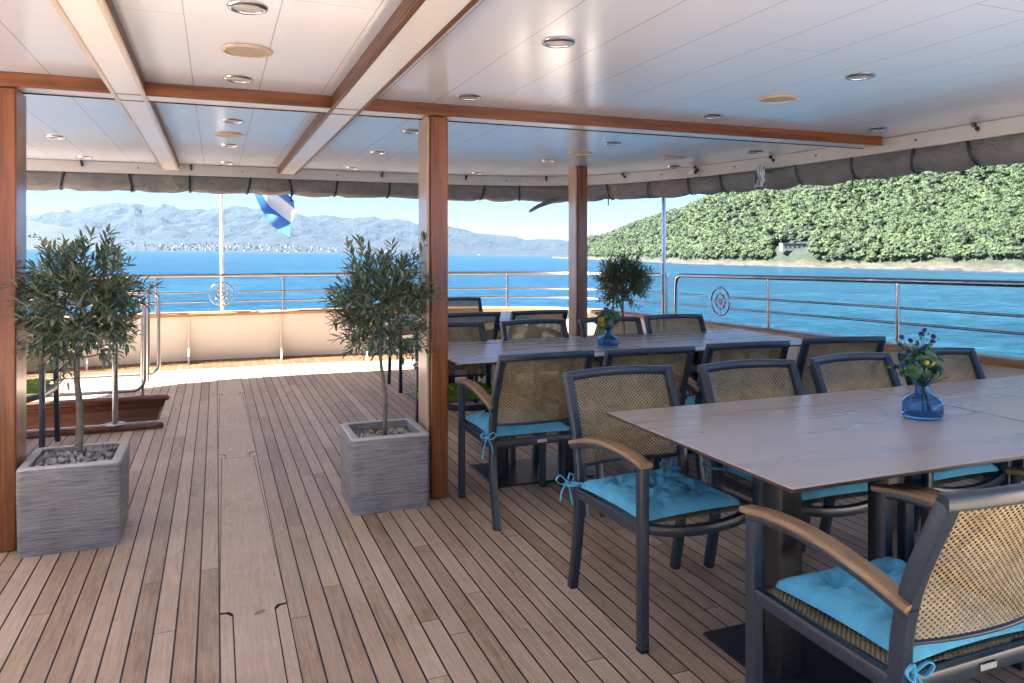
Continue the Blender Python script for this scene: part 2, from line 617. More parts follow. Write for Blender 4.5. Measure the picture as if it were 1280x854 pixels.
l.new(bn, lw.inputs['Normal'])
mx = n.new('ShaderNodeMixShader')
l.new(t.math('ADD', t.math('MULTIPLY', lw.outputs['Fresnel'], .45), .03), mx.inputs[0])
l.new(df.outputs[0], mx.inputs[1]); l.new(gl.outputs[0], mx.inputs[2])
l.new(mx.outputs[0], n['Material Output'].inputs['Surface'])
M['sea'] = m
sb = MB()
NR = 40
ring = [0] + [3 * (14000 / 3) ** (k / (NR - 1)) for k in range(NR)]
NA = 96
vs = [ext(0, 0, 0)]
for r in ring[1:]:
    for k in range(NA):
        a = 2 * PI * k / NA
        vs.append(ext(r * math.sin(a), r * math.cos(a), 0))
fs = [(0, 1 + k, 1 + (k + 1) % NA) for k in range(NA)]
for i in range(NR - 2):
    for k in range(NA):
        j = (k + 1) % NA
        fs.append((1 + i * NA + k, 1 + (i + 1) * NA + k, 1 + (i + 1) * NA + j, 1 + i * NA + j))
sb.add(vs, fs)
sea = sb.build('sea', M['sea'])
if sea.data.polygons[0].normal.z < 0:
    sea.data.flip_normals()
tag(sea, 'open blue sea with small wind ripples', kind='structure')


def fbm(p, octv=5):
    return mnoise.fractal(Vector(p), 1.0, 2.0, octv)


def interp(x, pts):
    if x <= pts[0][0]: return pts[0][1]
    for (a, fa), (c, fc) in zip(pts, pts[1:]):
        if x <= c:
            k = (x - a) / (c - a)
            return fa + (fc - fa) * k
    return pts[-1][1]


def terrain(name, mat, grid, attr_h, label):
    rows, cols = len(grid), len(grid[0])
    me = bpy.data.meshes.new(name)
    me.from_pydata([p for r in grid for p in r], [], [(i * cols + j, i * cols + j + 1, (i + 1) * cols + j + 1, (i + 1) * cols + j) for i in range(rows - 1) for j in range(cols - 1)])
    me.materials.append(mat)
    at = me.attributes.new('height', 'FLOAT', 'POINT')
    at.data.foreach_set('value', [h for r in attr_h for h in r])
    me.update()
    smooth(me, 180)
    o = bpy.data.objects.new(name, me)
    COL.objects.link(o)
    return tag(o, label, kind='structure')


# far mountains
m, n, l, b = new_mat('limestone mountain')
t = NT(m)
ah = n.new('ShaderNodeAttribute'); ah.attribute_name = 'height'
hh = ah.outputs['Fac']
pn = t.noise(t.mapping(t.coord(), (.0011, .0011, .003)), 1., 7, .62, .4)
pn2 = t.noise(t.mapping(t.coord(), (.006, .006, .012)), 1., 5, .65)
f = t.math('ADD', t.math('MULTIPLY', hh, .00045), t.math('ADD', t.math('MULTIPLY', pn, .8), t.math('MULTIPLY', pn2, .55)))
l.new(t.ramp(f, [(.50, (.003, .007, .012)), (.70, (.006, .0105, .017)), (.86, (.0075, .0125, .020)), (1.0, (.013, .0175, .026))]), b.inputs['Base Color'])
b.inputs['Roughness'].default_value = .95
rk = t.noise(t.mapping(t.coord(), (.004, .004, .004)), 1., 8, .7, .3)
l.new(t.bump(rk, 1.0, 260.), b.inputs['Normal'])
M['mountain'] = m
SKY = [(-900, 290), (-500, 272), (-200, 276), (-60, 270), (0, 271), (30, 268), (60, 263), (100, 256), (140, 252), (165, 251), (183, 256), (205, 255), (237, 260), (250, 258),
       (298, 256), (327, 258), (367, 263), (400, 266), (425, 269), (469, 270), (520, 276), (566, 281), (590, 285), (609, 292), (639, 294), (671, 298),
       (698, 297), (716, 301), (760, 304), (820, 300), (900, 302), (1100, 300), (1500, 296), (2200, 290)]
grid, hts = [], []
US = [-560 + 7 * k for k in range(300)]
for i in range(54):
    k = i / 53
    g_, h_ = [], []
    for u in US:
        D = 7700 + 3600 * k
        lat = (u - 640) / 940 * D
        ridge = (hz(u) - interp(u, SKY)) / 940 * 11000 * 1.0
        prof = (.13 * min(1, k / .25) + .87 * max(0, (k - .22) / .72) ** 1.35) if k < .94 else 1 - (k - .94) * 4
        nz = fbm((lat * .0011, D * .0009, 1.7), 6)
        nz2 = abs(fbm((lat * .0032, D * .0017, 6.1), 6)) * 1.25
        amp = min(1, k * 3) * max(.10, 1 - abs(k - .5) * 1.7)
        hgt = ridge * prof * (1 + .34 * amp * nz - .42 * amp * nz2)
        hgt += (18 * fbm((lat * .006, D * .004, 2.2), 4) if k > .3 else 0)
        if i == 0: hgt = -8
        g_.append(ext(lat, D, hgt)); h_.append(hgt)
    grid.append(g_); hts.append(h_)
terrain('mountains', M['mountain'], grid, hts, 'long pale limestone mountain range beyond the far shore')


def shore_h(u, D):
    """ground height of the coastal slope that carries the town"""
    k = (D - 7700) / 3600
    return (hz(u) - interp(u, SKY)) / 940 * 11000 * .13 * min(1, max(0, k) / .25)


# wooded headland in front of the mountains, on the town's western side
m, n, l, b = new_mat('dark wooded slope')
t = NT(m)
l.new(t.ramp(t.noise(t.mapping(t.coord(), (.012, .012, .012)), 1., 6, .7), [(.35, (.003, .007, .005)), (.65, (.009, .015, .009))]), b.inputs['Base Color'])
b.inputs['Roughness'].default_value = .95
M['dark_slope'] = m
HEAD = [(-700, 300), (-420, 278), (-150, 268), (0, 273), (30, 275), (60, 279), (85, 283), (105, 289), (125, 297), (140, 305), (150, 311)]
grid, hts = [], []
for i in range(14):
    k = i / 13
    g_, h_ = [], []
    for u in [-700 + 10 * q for q in range(87)]:
        D = 6300 + 1500 * k
        lat = (u - 640) / 940 * D
        top = max(0, (hz(u) - interp(u, HEAD)) / 940 * 7000)
        hgt = top * math.sin(min(1, k / .62) * PI / 2) ** 1.2 * (1 if k < .62 else 1 - (k - .62) * 1.5) * (1 + .12 * fbm((lat * .004, D * .004, 3.3), 4))
        if i == 0: hgt = -6
        g_.append(ext(lat, D, hgt)); h_.append(hgt)
    grid.append(g_); hts.append(h_)
terrain('headland', M['dark_slope'], grid, hts, 'dark green wooded headland at the edge of the far town')

# the near wooded hill on the starboard side
COAST = [(690, 1500), (718, 1300), (745, 1080), (790, 905), (831, 700), (880, 610), (940, 560), (1000, 513), (1140, 450), (1280, 389), (1500, 335), (1900, 290), (2600, 250)]
RIDGE = [(690, 1600), (718, 1420), (745, 1260), (790, 1090), (831, 960), (880, 880), (950, 820), (1050, 800), (1280, 790), (1600, 800), (1900, 820), (2600, 850)]
TOPV = [(690, 325), (710, 324), (722, 314), (736, 300), (745, 301), (769, 293), (788, 286), (815, 277), (840, 271), (868, 261), (895, 253), (950, 242), (1000, 231), (1050, 220), (1120, 200), (1280, 165), (1500, 130), (1900, 120), (2600, 140)]


def hill_h(u, k):
    """height of the hill along the bearing u; k = 0 at the shore, 1 on the ridge"""
    c, r = interp(u, COAST), interp(u, RIDGE)
    top = (hz(u) - interp(u, TOPV)) / 940 * r + 6
    top = max(3.2, top)
    d = c + (r - c) * k
    lat = (u - 640) / 940 * d
    if k <= 0: return lat, d, -1.5
    p = .09 * min(1, k / .03) + .91 * (math.sin(min(1, k) * PI / 2) ** 1.15 if k < 1 else 1 - (k - 1) * .6)
    h = top * p
    h *= 1 + .10 * min(1, k * 5) * (1 - min(1, k) ** 4) * fbm((lat * .014, d * .014, .4), 4)
    if k < .06: h += (1.5 * fbm((lat * .05, d * .05, 9.4), 4) + .8 * abs(fbm((lat * .15, d * .15, 3.4), 3))) * min(1, k / .010)
    return lat, d, h


m, n, l, b = new_mat('rocky shore and scrub')
t = NT(m)
ah = n.new('ShaderNodeAttribute'); ah.attribute_name = 'height'
nn = t.noise(t.mapping(t.coord(), (.16, .16, .5)), 1., 6, .65)
nb = t.noise(t.mapping(t.coord(), (.05, .05, .1)), 1., 4, .6)
f = t.math('ADD', ah.outputs['Fac'], t.math('MULTIPLY', t.math('SUBTRACT', nb, .38), 11.))
c = t.ramp(t.math('DIVIDE', f, 12.), [(.05, (.012, .010, .009)), (.12, (.055, .047, .040)), (.30, (.036, .028, .020)), (.36, (.035, .038, .014)), (.50, (.010, .017, .007))])
l.new(t.mix(.55, c, t.ramp(nn, [(.38, (.10, .09, .08)), (.60, (1.0, .95, .86))]), 'MULTIPLY'), b.inputs['Base Color'])
b.inputs['Roughness'].default_value = .95
l.new(t.bump(nn, .8, 1.2), b.inputs['Normal'])
M['hill'] = m
HU = [690 + 6 * k for k in range(150)] + [1590 + 25 * k for k in range(41)]
grid, hts = [], []
for k in [0, .004, .008, .012, .018, .025, .035, .05, .07, .1] + [.14 + .05 * q for q in range(25)]:
    g_, h_ = [], []
    for u in HU:
        lat, d, h = hill_h(u, k)
        g_.append(ext(lat, d, h)); h_.append(h)
    grid.append(g_); hts.append(h_)
terrain('hill', M['hill'], grid, hts, 'rocky hill rising from the starboard shore under the pines')

# pines of the hill: four crowns, one mesh per tree with trunk and crown
M['pine'] = m_leaf('aleppo pine needles', (.015, .029, .008), (.043, .066, .016), (.026, .042, .011), .8, .22, .07)
M['pine_dark'] = m_leaf('deep green holm oak', (.008, .019, .008), (.020, .036, .012), (.013, .025, .010), .8, .22, .12)
M['pine_trunk'] = m_basic('pine bark', (.12, .085, .06), .9, var=.3, vscale=1)


def pine_geo(seed, nq, clump):
    """leaf clumps spread through a few rounded lobes; the normals follow the lobes so that a crown shades as a crown"""
    rnd = random.Random(seed)
    lobes = []
    W, H = 3.4, 5.4
    for k in range(8):
        a, r = rnd.uniform(0, 2 * PI), rnd.uniform(.15, 1) ** .6 * W * .60
        lobes.append((Vector((r * math.cos(a), r * math.sin(a), H * rnd.uniform(.45, .92) + (1 - r / W) * 1.1)), rnd.uniform(1.0, 1.8)))
    vs, fs, ns = [], [], []
    cen = Vector((0, 0, H * .55))
    for k in range(nq):
        c, rad = rnd.choice(lobes)
        q = Vector((rnd.gauss(0, 1), rnd.gauss(0, 1), rnd.gauss(0, 1))).normalized()
        q.z = abs(q.z) if rnd.random() < .72 else q.z * .5
        p = c + Vector((q.x * rad, q.y * rad, q.z * rad * .75)) * rnd.uniform(.93, 1.06)
        nrm = (q + Vector((rnd.uniform(-.32, .32), rnd.uniform(-.32, .32), rnd.uniform(-.2, .3)))).normalized()
        u = nrm.orthogonal().normalized()
        u = Matrix.Rotation(rnd.uniform(0, 2 * PI), 3, nrm) @ u
        v = nrm.cross(u)
        s = clump * rnd.uniform(.6, 1.25)
        o = len(vs)
        vs += [p - u * s - v * s * .45, p + u * s * .2 - v * s * .8, p + u * s + v * s * .3, p - u * s * .1 + v * s * .85]
        sn_ = (q * .65 + (p - cen).normalized() * .6 + nrm * .14).normalized()
        ns += [sn_] * 4
        fs.append((o, o + 1, o + 2, o + 3))
    return vs, fs, ns


def pine_parts(seed, nq, clump, mat):
    vs, fs, ns = pine_geo(seed, nq, clump)
    cb = MB(); cb.add(vs, fs)
    crown = cb.build('crown', mat, ang=180)
    crown.data.normals_split_custom_set_from_vertices([tuple(q) for q in ns])
    tb = MB()
    rnd = random.Random(seed + 50)
    lean = rnd.uniform(-.5, .5)
    tb.tube([(0, 0, -1.5), (lean * .3, .1, 1.5), (lean, .2, 4.2)], .17, 6, scale=[1.2, .9, .5])
    for k in range(3):
        a = rnd.uniform(0, 2 * PI)
        tb.tube([(lean * .5, .1, 2.2 + k * .5), (lean * .5 + 1.5 * math.cos(a), 1.5 * math.sin(a), 3.6 + k * .4)], .08, 5, scale=[1, .5])
    trunk = tb.build('trunk', M['pine_trunk'])
    return crown, trunk


cand = []
rnd = random.Random(3)
for k in range(29000):
    u = rnd.uniform(715, 1750)
    kk = rnd.random() ** 1.5 * 1.05 + .010
    c, r = interp(u, COAST), interp(u, RIDGE)
    d = c + (r - c) * kk
    if rnd.random() > (d / 900) ** 1 * ((r - c) / 400): continue
    lat, d, h = hill_h(u, kk)
    if h < 2.6 + 1.6 * mnoise.noise(Vector((lat * .03, d * .03, 2.0))): continue
    if abs(u - 991) < 24 and kk < .10: continue        # clearing with the ruin
    cand.append((d, lat, h, rnd.uniform(.65, 1.5) * (1.0 if kk > .05 else .85), rnd.uniform(0, 2 * PI), u))
print('pines', len(cand))
vis = sorted([c for c in cand if c[5] < 1330], key=lambda c: c[0] / c[3])
near = vis[:300]
nearset = set(id(c) for c in near)
protos = []
for i in range(5):
    dark = i == 4
    protos.append((pine_parts(100 + i, 420, .40, M['pine_dark'] if dark else M['pine'])))
PGRP = 'pines along the rocky shore of the starboard hill'
for i, (d, lat, h, s, a, u) in enumerate(near):
    cr, tr = protos[rnd.choice([0, 1, 2, 3, 0, 1, 2, 3, 4])]
    rt = thing('pine_tree', 'green pine tree in the wood on the starboard hill above the rocky shore', 'tree', ext(lat, d, h - .3), a, PGRP)
    rt.scale = (s, s, s * rnd.uniform(.85, 1.1))
    for src in (tr, cr):
        c = src.copy(); COL.objects.link(c); c.parent = rt
for cr, tr in protos:
    bpy.data.objects.remove(cr); bpy.data.objects.remove(tr)
# the rest of the wood reads as one mass
geos = [pine_geo(200 + i, 150, .62) for i in range(6)]
GV = [np.array(g[0]) for g in geos]
GN = [np.array(g[2]) for g in geos]
allv = [[], []]
alln = [[], []]
for c in cand:
    if id(c) in nearset: continue
    d, lat, h, s, a, u = c
    gi = rnd.randrange(6)
    dark = rnd.random() < .16
    ca, sa = math.cos(a), math.sin(a)
    v = GV[gi] * s
    rot = np.stack([v[:, 0] * ca - v[:, 1] * sa, v[:, 0] * sa + v[:, 1] * ca, v[:, 2]], 1)
    w = GN[gi]
    alln[dark].append(np.stack([w[:, 0] * ca - w[:, 1] * sa, w[:, 0] * sa + w[:, 1] * ca, w[:, 2]], 1))
    allv[dark].append(rot + np.array(ext(lat, d, h - .3)))
V0, V1 = np.concatenate(allv[0]), np.concatenate(allv[1])
V = np.concatenate([V0, V1])
nq = len(V) // 4
me = bpy.data.meshes.new('woodland')
me.vertices.add(len(V)); me.vertices.foreach_set('co', V.astype(np.float32).ravel())
me.loops.add(len(V)); me.loops.foreach_set('vertex_index', np.arange(len(V), dtype=np.int32))
me.polygons.add(nq)
me.polygons.foreach_set('loop_start', np.arange(nq, dtype=np.int32) * 4)
me.polygons.foreach_set('loop_total', np.full(nq, 4, dtype=np.int32))
me.materials.append(M['pine']); me.materials.append(M['pine_dark'])
mi = np.zeros(nq, dtype=np.int32); mi[len(V0) // 4:] = 1
me.polygons.foreach_set('material_index', mi)
me.update(calc_edges=True); me.validate()
me.polygons.foreach_set('use_smooth', np.ones(nq, dtype=bool))
me.normals_split_custom_set_from_vertices(np.concatenate([np.concatenate(alln[0]), np.concatenate(alln[1])]))
wood = bpy.data.objects.new('woodland', me)
COL.objects.link(wood)
tag(wood, 'dense pine wood covering the slope of the starboard hill', kind='stuff')

# ruin on the shore of the hill
lat, d, h = hill_h(991, .045)
ruin = thing('stone_hut', 'low pale stone hut in a clearing just above the rocky shore', 'hut', ext(lat, d, h - .6), -PSI)
M['hut'] = m_basic('pale hut wall', (.22, .21, .20), .85, var=.15, vscale=.6)
M['dark_open'] = m_basic('dark window opening', (.03, .03, .035), .8)
wb = MB(); wb.box((0, 0, 2.6), (17, 6, 5.2)); wb.box((0, 0, 5.3), (17.4, 6.4, .3)); wb.build('wall', M['hut'], ruin, flat=True)
for k in range(5):
    MB().box((-6.4 + 3.2 * k, -3.02, 3.1), (1.1, .1, 1.5)).build('window', M['dark_open'], ruin, flat=True)

# the far town: small pale houses on the coastal slope
M['house_wall'] = m_basic('pale town walls', (.19, .18, .17), .8, var=.1, vscale=.05)
M['house_roof'] = m_basic('terracotta roofs', (.11, .06, .042), .85, var=.2, vscale=.05)


def house_mesh(w, dp, hgt, gable):
    hb = MB()
    hb.box((0, 0, hgt / 2 - 3), (w, dp, hgt + 6))
    hb.cur = 1
    if gable:
        z0, z1 = hgt, hgt + w * .22
        hb.add([(-w / 2, -dp / 2, z0), (w / 2, -dp / 2, z0), (w / 2, dp / 2, z0), (-w / 2, dp / 2, z0), (0, -dp / 2, z1), (0, dp / 2, z1)],
               [(0, 4, 5, 3), (1, 2, 5, 4), (0, 1, 4), (2, 3, 5)])
    else:
        hb.cur = 0
        hb.box((0, 0, hgt + .6), (w * .98, dp * .98, 1.0))
    return hb.build('town_house', [M['house_wall'], M['house_roof']], flat=True)


hp = [house_mesh(12, 15, 9, True), house_mesh(17, 14, 17, False), house_mesh(13, 12, 19, False), house_mesh(26, 12, 13, False), house_mesh(15, 18, 8, True)]
rnd = random.Random(11)
for k in range(290):
    u = rnd.choice([rnd.uniform(-10, 560), rnd.uniform(140, 440), rnd.uniform(180, 330)])
    D = 7760 + rnd.random() ** 1.5 * 900 * interp(u, [(0, .8), (330, 1), (450, .5), (560, .25)])
    pr = rnd.choices(hp, [3, 3, 1.4, 2, 2])[0]
    o = pr.copy(); COL.objects.link(o)
    o.location = ext((u - 640) / 940 * D, D, shore_h(u, D))
    o.rotation_euler = (0, 0, rnd.uniform(-.5, .5) - PSI)
    tag(o, 'small pale house of the far town below the mountains', 'house', 'houses of the far town along the opposite shore')
for k in range(40):
    u = rnd.uniform(-5, 128)
    D = 6330 + rnd.random() * 330
    lat = (u - 640) / 940 * D
    kk = (D - 6300) / 1500
    top = max(0, (hz(u) - interp(u, HEAD)) / 940 * 7000)
    o = rnd.choice(hp).copy(); COL.objects.link(o)
    o.location = ext(lat, D, top * math.sin(min(1, kk / .62) * PI / 2) ** 1.2 - 2)
    o.rotation_euler = (0, 0, rnd.uniform(-.5, .5) - PSI)
    tag(o, 'small pale house at the foot of the wooded headland', 'house', 'houses along the foot of the headland')
for o in hp: bpy.data.objects.remove(o)

# two boats
def boat(label, u, D, s):
    bt = thing('motor_boat', label, 'boat', ext((u - 640) / 940 * D, D, 0), -PSI + .3)
    bb = MB()
    sec = [(-6, 1.5, 1.2), (-2, 1.9, 1.3), (3, 1.7, 1.6), (6, .15, 2.1)]
    vs, fs = [], []
    for x, w, hgt in sec:
        vs += [(x * s, -w * s, hgt * s), (x * s, -w * .6 * s, -.5), (x * s, w * .6 * s, -.5), (x * s, w * s, hgt * s)]
    for i in range(3):
        for j in range(3):
            fs.append((i * 4 + j, i * 4 + j + 1, i * 4 + 5 + j, i * 4 + 4 + j))
        fs.append((i * 4 + 3, i * 4, i * 4 + 4, i * 4 + 7))
    fs += [(0, 3, 2, 1), (12, 13, 14, 15)]
    bb.add(vs, fs)
    bb.build('hull', M['pole_white'], bt, flat=True)
    MB().box((-1 * s, 0, 2.2 * s), (5 * s, 2.4 * s, 2.0 * s), bev=.3).build('cabin', M['pole_white'], bt)


boat('small white boat on the sea beside the flag', 361, 3600, 1.3)
boat('tiny white boat far out beside the main wooden post', 599, 5200, 1.6)

# air: one even box of haze
hb = MB()
hb.box((3000, 5000, 600), (22000, 18000, 1600))
hz_o = hb.build('haze', None, flat=True) if False else None
m = bpy.data.materials.new('sea haze')
m.use_nodes = True
n, l = m.node_tree.nodes, m.node_tree.links
n.remove(n['Principled BSDF'])
pv = n.new('ShaderNodeVolumePrincipled')
pv.inputs['Color'].default_value = (.38, .70, 1.0, 1)
pv.inputs['Density'].default_value = 0.75e-5
l.new(pv.outputs[0], n['Material Output'].inputs['Volume'])
hb = MB()
ca = Matrix.Rotation(-PSI, 3, 'Z')
hb.box(ca @ Vector((2200, 5600, 380)), (34000, 24000, 1900), ca)
hazeo = hb.build('haze', m, flat=True)
tag(hazeo, 'thin blue haze over the sea', kind='stuff')

# ------------------------------------------------------------------ the ship: deck, bulwark, roof
AX = .12
half = [(5.05, -4.2), (5.05, 3.4), (4.985, 5.4), (4.92, 6.7), (4.87, 8.0), (4.74, 8.75), (4.48, 9.25), (4.1, 9.62), (3.4, 9.97), (2.5, 10.22), (1.3, 10.38), (AX, 10.42)]
outl = [Vector((2 * AX - x, y, 0)) for x, y in half] + [Vector((x, y, 0)) for x, y in reversed(half[:-1])]


def chaikin(p, it=2):
    for _ in range(it):
        q = [p[0]]
        for a, c in zip(p, p[1:]):
            q += [a * .75 + c * .25, a * .25 + c * .75]
        q.append(p[-1])
        p = q
    return p


outl = chaikin(outl)                              # port bow -> stern -> starboard bow: outward = left of travel


def nrm_at(path, i):
    t = (path[min(i + 1, len(path) - 1)] - path[max(i - 1, 0)]).normalized()
    return Vector((-t.y, t.x, 0))


def along(mb, path, prof, zf, caps=True):
    """profile [(outward, up)] carried along a plan path; zf(p) gives the base height"""
    mlen = len(prof)
    vs = []
    for i, p in enumerate(path):
        nn = nrm_at(path, i)
        for o, z in prof:
            q = p + nn * o
            vs.append((q.x, q.y, zf(p) + z))
    fs = []
    for i in range(len(path) - 1):
        for j in range(mlen):
            k = (j + 1) % mlen
            fs.append((i * mlen + j, (i + 1) * mlen + j, (i + 1) * mlen + k, i * mlen + k))
    if caps:
        fs.append(tuple(range(mlen - 1, -1, -1)))
        fs.append(tuple(range((len(path) - 1) * mlen, len(path) * mlen)))
    mb.add(vs, fs)


arc = [0.0]
for a, c in zip(outl, outl[1:]): arc.append(arc[-1] + (c - a).length)


def on_arc(path, arcs, s):
    for i in range(len(path) - 1):
        if s <= arcs[i + 1]:
            k = (s - arcs[i]) / max(1e-9, arcs[i + 1] - arcs[i])
            p = path[i].lerp(path[i + 1], k)
            t = (path[i + 1] - path[i]).normalized()
            return p, Vector((-t.y, t.x, 0))
    t = (path[-1] - path[-2]).normalized()
    return path[-1], Vector((-t.y, t.x, 0))


def arc_of(pred):
    for i, p in enumerate(outl):
        if pred(p): return arc[i]


cap_z = lambda p: .57 + .007 * (10.2 - p.y)
rail_z = lambda p: 1.085 + .0135 * (10.2 - p.y)
HX0, HX1, HY0, HY1 = -3.4, -.44, 6.62, 7.78       # the stair opening in the deck

# deck: a sheet with the stair opening left out
db = MB()
inner = [(p.x, p.y) for p in outl]


def clipx(y):
    """deck width at y"""
    xs = [(2 * AX - 4.9, 4.9)]
    right = [p for p in outl if p.x > AX]
    best = None
    pts = sorted(((p.y, p.x) for p in right), key=lambda q: q[0])
    for (y0, x0), (y1, x1) in zip(pts, pts[1:]):
        if y0 <= y <= y1:
            return x0 + (x1 - x0) * ((y - y0) / max(1e-9, y1 - y0))
    return pts[0][1] if y < pts[0][0] else AX


ys = [-4.2, 0, 3, 6, HY0, HY1, 8.3, 8.7, 9.0, 9.3, 9.5, 9.7, 9.85, 10.0, 10.1, 10.2, 10.28, 10.34, 10.38, 10.41]
for y0, y1 in zip(ys, ys[1:]):
    a0, a1 = clipx(y0) + .02, clipx(y1) + .02
    l0, l1 = 2 * AX - a0, 2 * AX - a1
    if y0 == HY0:
        db.add([(l0, y0, 0), (HX0, y0, 0), (HX0, y1, 0), (l1, y1, 0)], [(0, 1, 2, 3)])
        db.add([(HX1, y0, 0), (a0, y0, 0), (a1, y1, 0), (HX1, y1, 0)], [(0, 1, 2, 3)])
    else:
        db.add([(l0, y0, 0), (a0, y0, 0), (a1, y1, 0), (l1, y1, 0)], [(0, 1, 2, 3)])
deck = tag(db.build('deck', M['deck'], flat=True), 'weathered teak plank deck with black caulking', kind='structure')
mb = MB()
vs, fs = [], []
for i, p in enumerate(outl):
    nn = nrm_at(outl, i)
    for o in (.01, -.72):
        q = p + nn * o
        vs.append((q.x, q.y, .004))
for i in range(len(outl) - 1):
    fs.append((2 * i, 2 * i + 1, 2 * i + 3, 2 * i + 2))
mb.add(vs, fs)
mo = mb.build('deck_margin', M['margin'], flat=True)  # planks in a darker, more orange tone than the deck
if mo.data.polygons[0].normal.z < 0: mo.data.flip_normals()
tag(mo, 'orange teak margin strip of the deck along the bulwark', kind='structure')
# king plank on the centreline, nibbed and tapering, with black caulk round it
kb = MB(); kb.box((.138, 3.0, .002), (.2485, 13.4, .003))
king = tag(kb.build('deck_caulking', M['caulk'], flat=True), kind='structure')
kb = MB()


def plate(pts, z=.0065):
    kb.add([(x, y, z) for x, y in pts], [tuple(range(len(pts)))])


def kseg(y0, y1, n0=.0, tap=.022):
    """one length of king plank: narrow nib, then wide and tapering aft"""
    g = .0024
    x0, x1 = .016, .260
    yn = y0 + n0
    plate([(x0 + .047, y0), (x1 - .047, y0), (x1 - .047, yn - .03), (x1 - .035, yn - .006), (x1, yn), (x1 - tap, y1), (x0 + tap, y1), (x0, yn), (x0 + .035, yn - .006), (x0 + .047, yn - .03)])
    plate([(x0, y0), (x0 + .047 - 2 * g, y0), (x0 + .047 - 2 * g, yn - .05), (x0 + .025, yn - .022), (x0, yn - .016)])
    plate([(x1, y0), (x1, yn - .016), (x1 - .025, yn - .022), (x1 - .047 + 2 * g, yn - .05), (x1 - .047 + 2 * g, y0)])
    plate([(x0, yn + .25), (x0 + tap - g * 1.8, y1), (x0, y1)])
    plate([(x1, yn + .25), (x1, y1), (x1 - tap + g * 1.8, y1)])


kseg(-3.6, .8, 1.2); kseg(.806, 5.40, 2.30); kseg(5.406, 7.75, .12); kseg(7.756, 9.6, .12)
tag(kb.build('king_plank', M['king'], flat=True), 'wide nibbed centre plank of the teak deck', kind='structure')

# bulwark with cap rail and stiffeners
bul = thing('bulwark', 'cream painted bulwark with a teak cap rail round the stern', 'bulwark')
wb = MB()
vs = []
zt = []
along(wb, outl, [(.0, 0), (.09, 0), (.09, .57), (.0, .57)], lambda p: 0)
for i, v in enumerate(wb.v):
    if v[2] > .3: wb.v[i] = (v[0], v[1], cap_z(Vector(v)) - .002)
wb.build('wall', M['cream'], bul)
cb = MB()
along(cb, outl, [(-.065, 0), (.15, 0), (.15, .035), (.12, .05), (-.04, .05), (-.065, .035)], lambda p: cap_z(p) - .05 + .002 + .048)
cb.build('cap_rail', M['cap'], bul, 50)
s0 = arc_of(lambda p: p.x > -.5 and p.y > 9)
rb_n = 0
for k in range(-4, 12):
    s_ = s0 + 1.12 * k
    if s_ < 0 or s_ > arc[-1]: continue
    p, nn = on_arc(outl, arc, s_)
    if p.y < 2.2: continue
    tdir = Vector((nn.y, -nn.x, 0))
    q = MB()
    zc = cap_z(p) - .01
    pts = [(0, 0), (-.34, 0), (-.33, .03), (-.16, .22), (-.045, zc - .1), (-.03, zc), (0, zc)]
    vs = []
    for sgn in (-.009, .009):
        for o, z in pts:
            w = p + nn * o + tdir * sgn
            vs.append((w.x, w.y, z + .005))
    nP = len(pts)
    fs = [tuple(range(nP)), tuple(range(2 * nP - 1, nP - 1, -1))] + [(j, nP + j, nP + (j + 1) % nP, (j + 1) % nP) for j in range(nP)]
    q.add(vs, fs)
    q.build('stiffener', M['cream'], bul, flat=True)

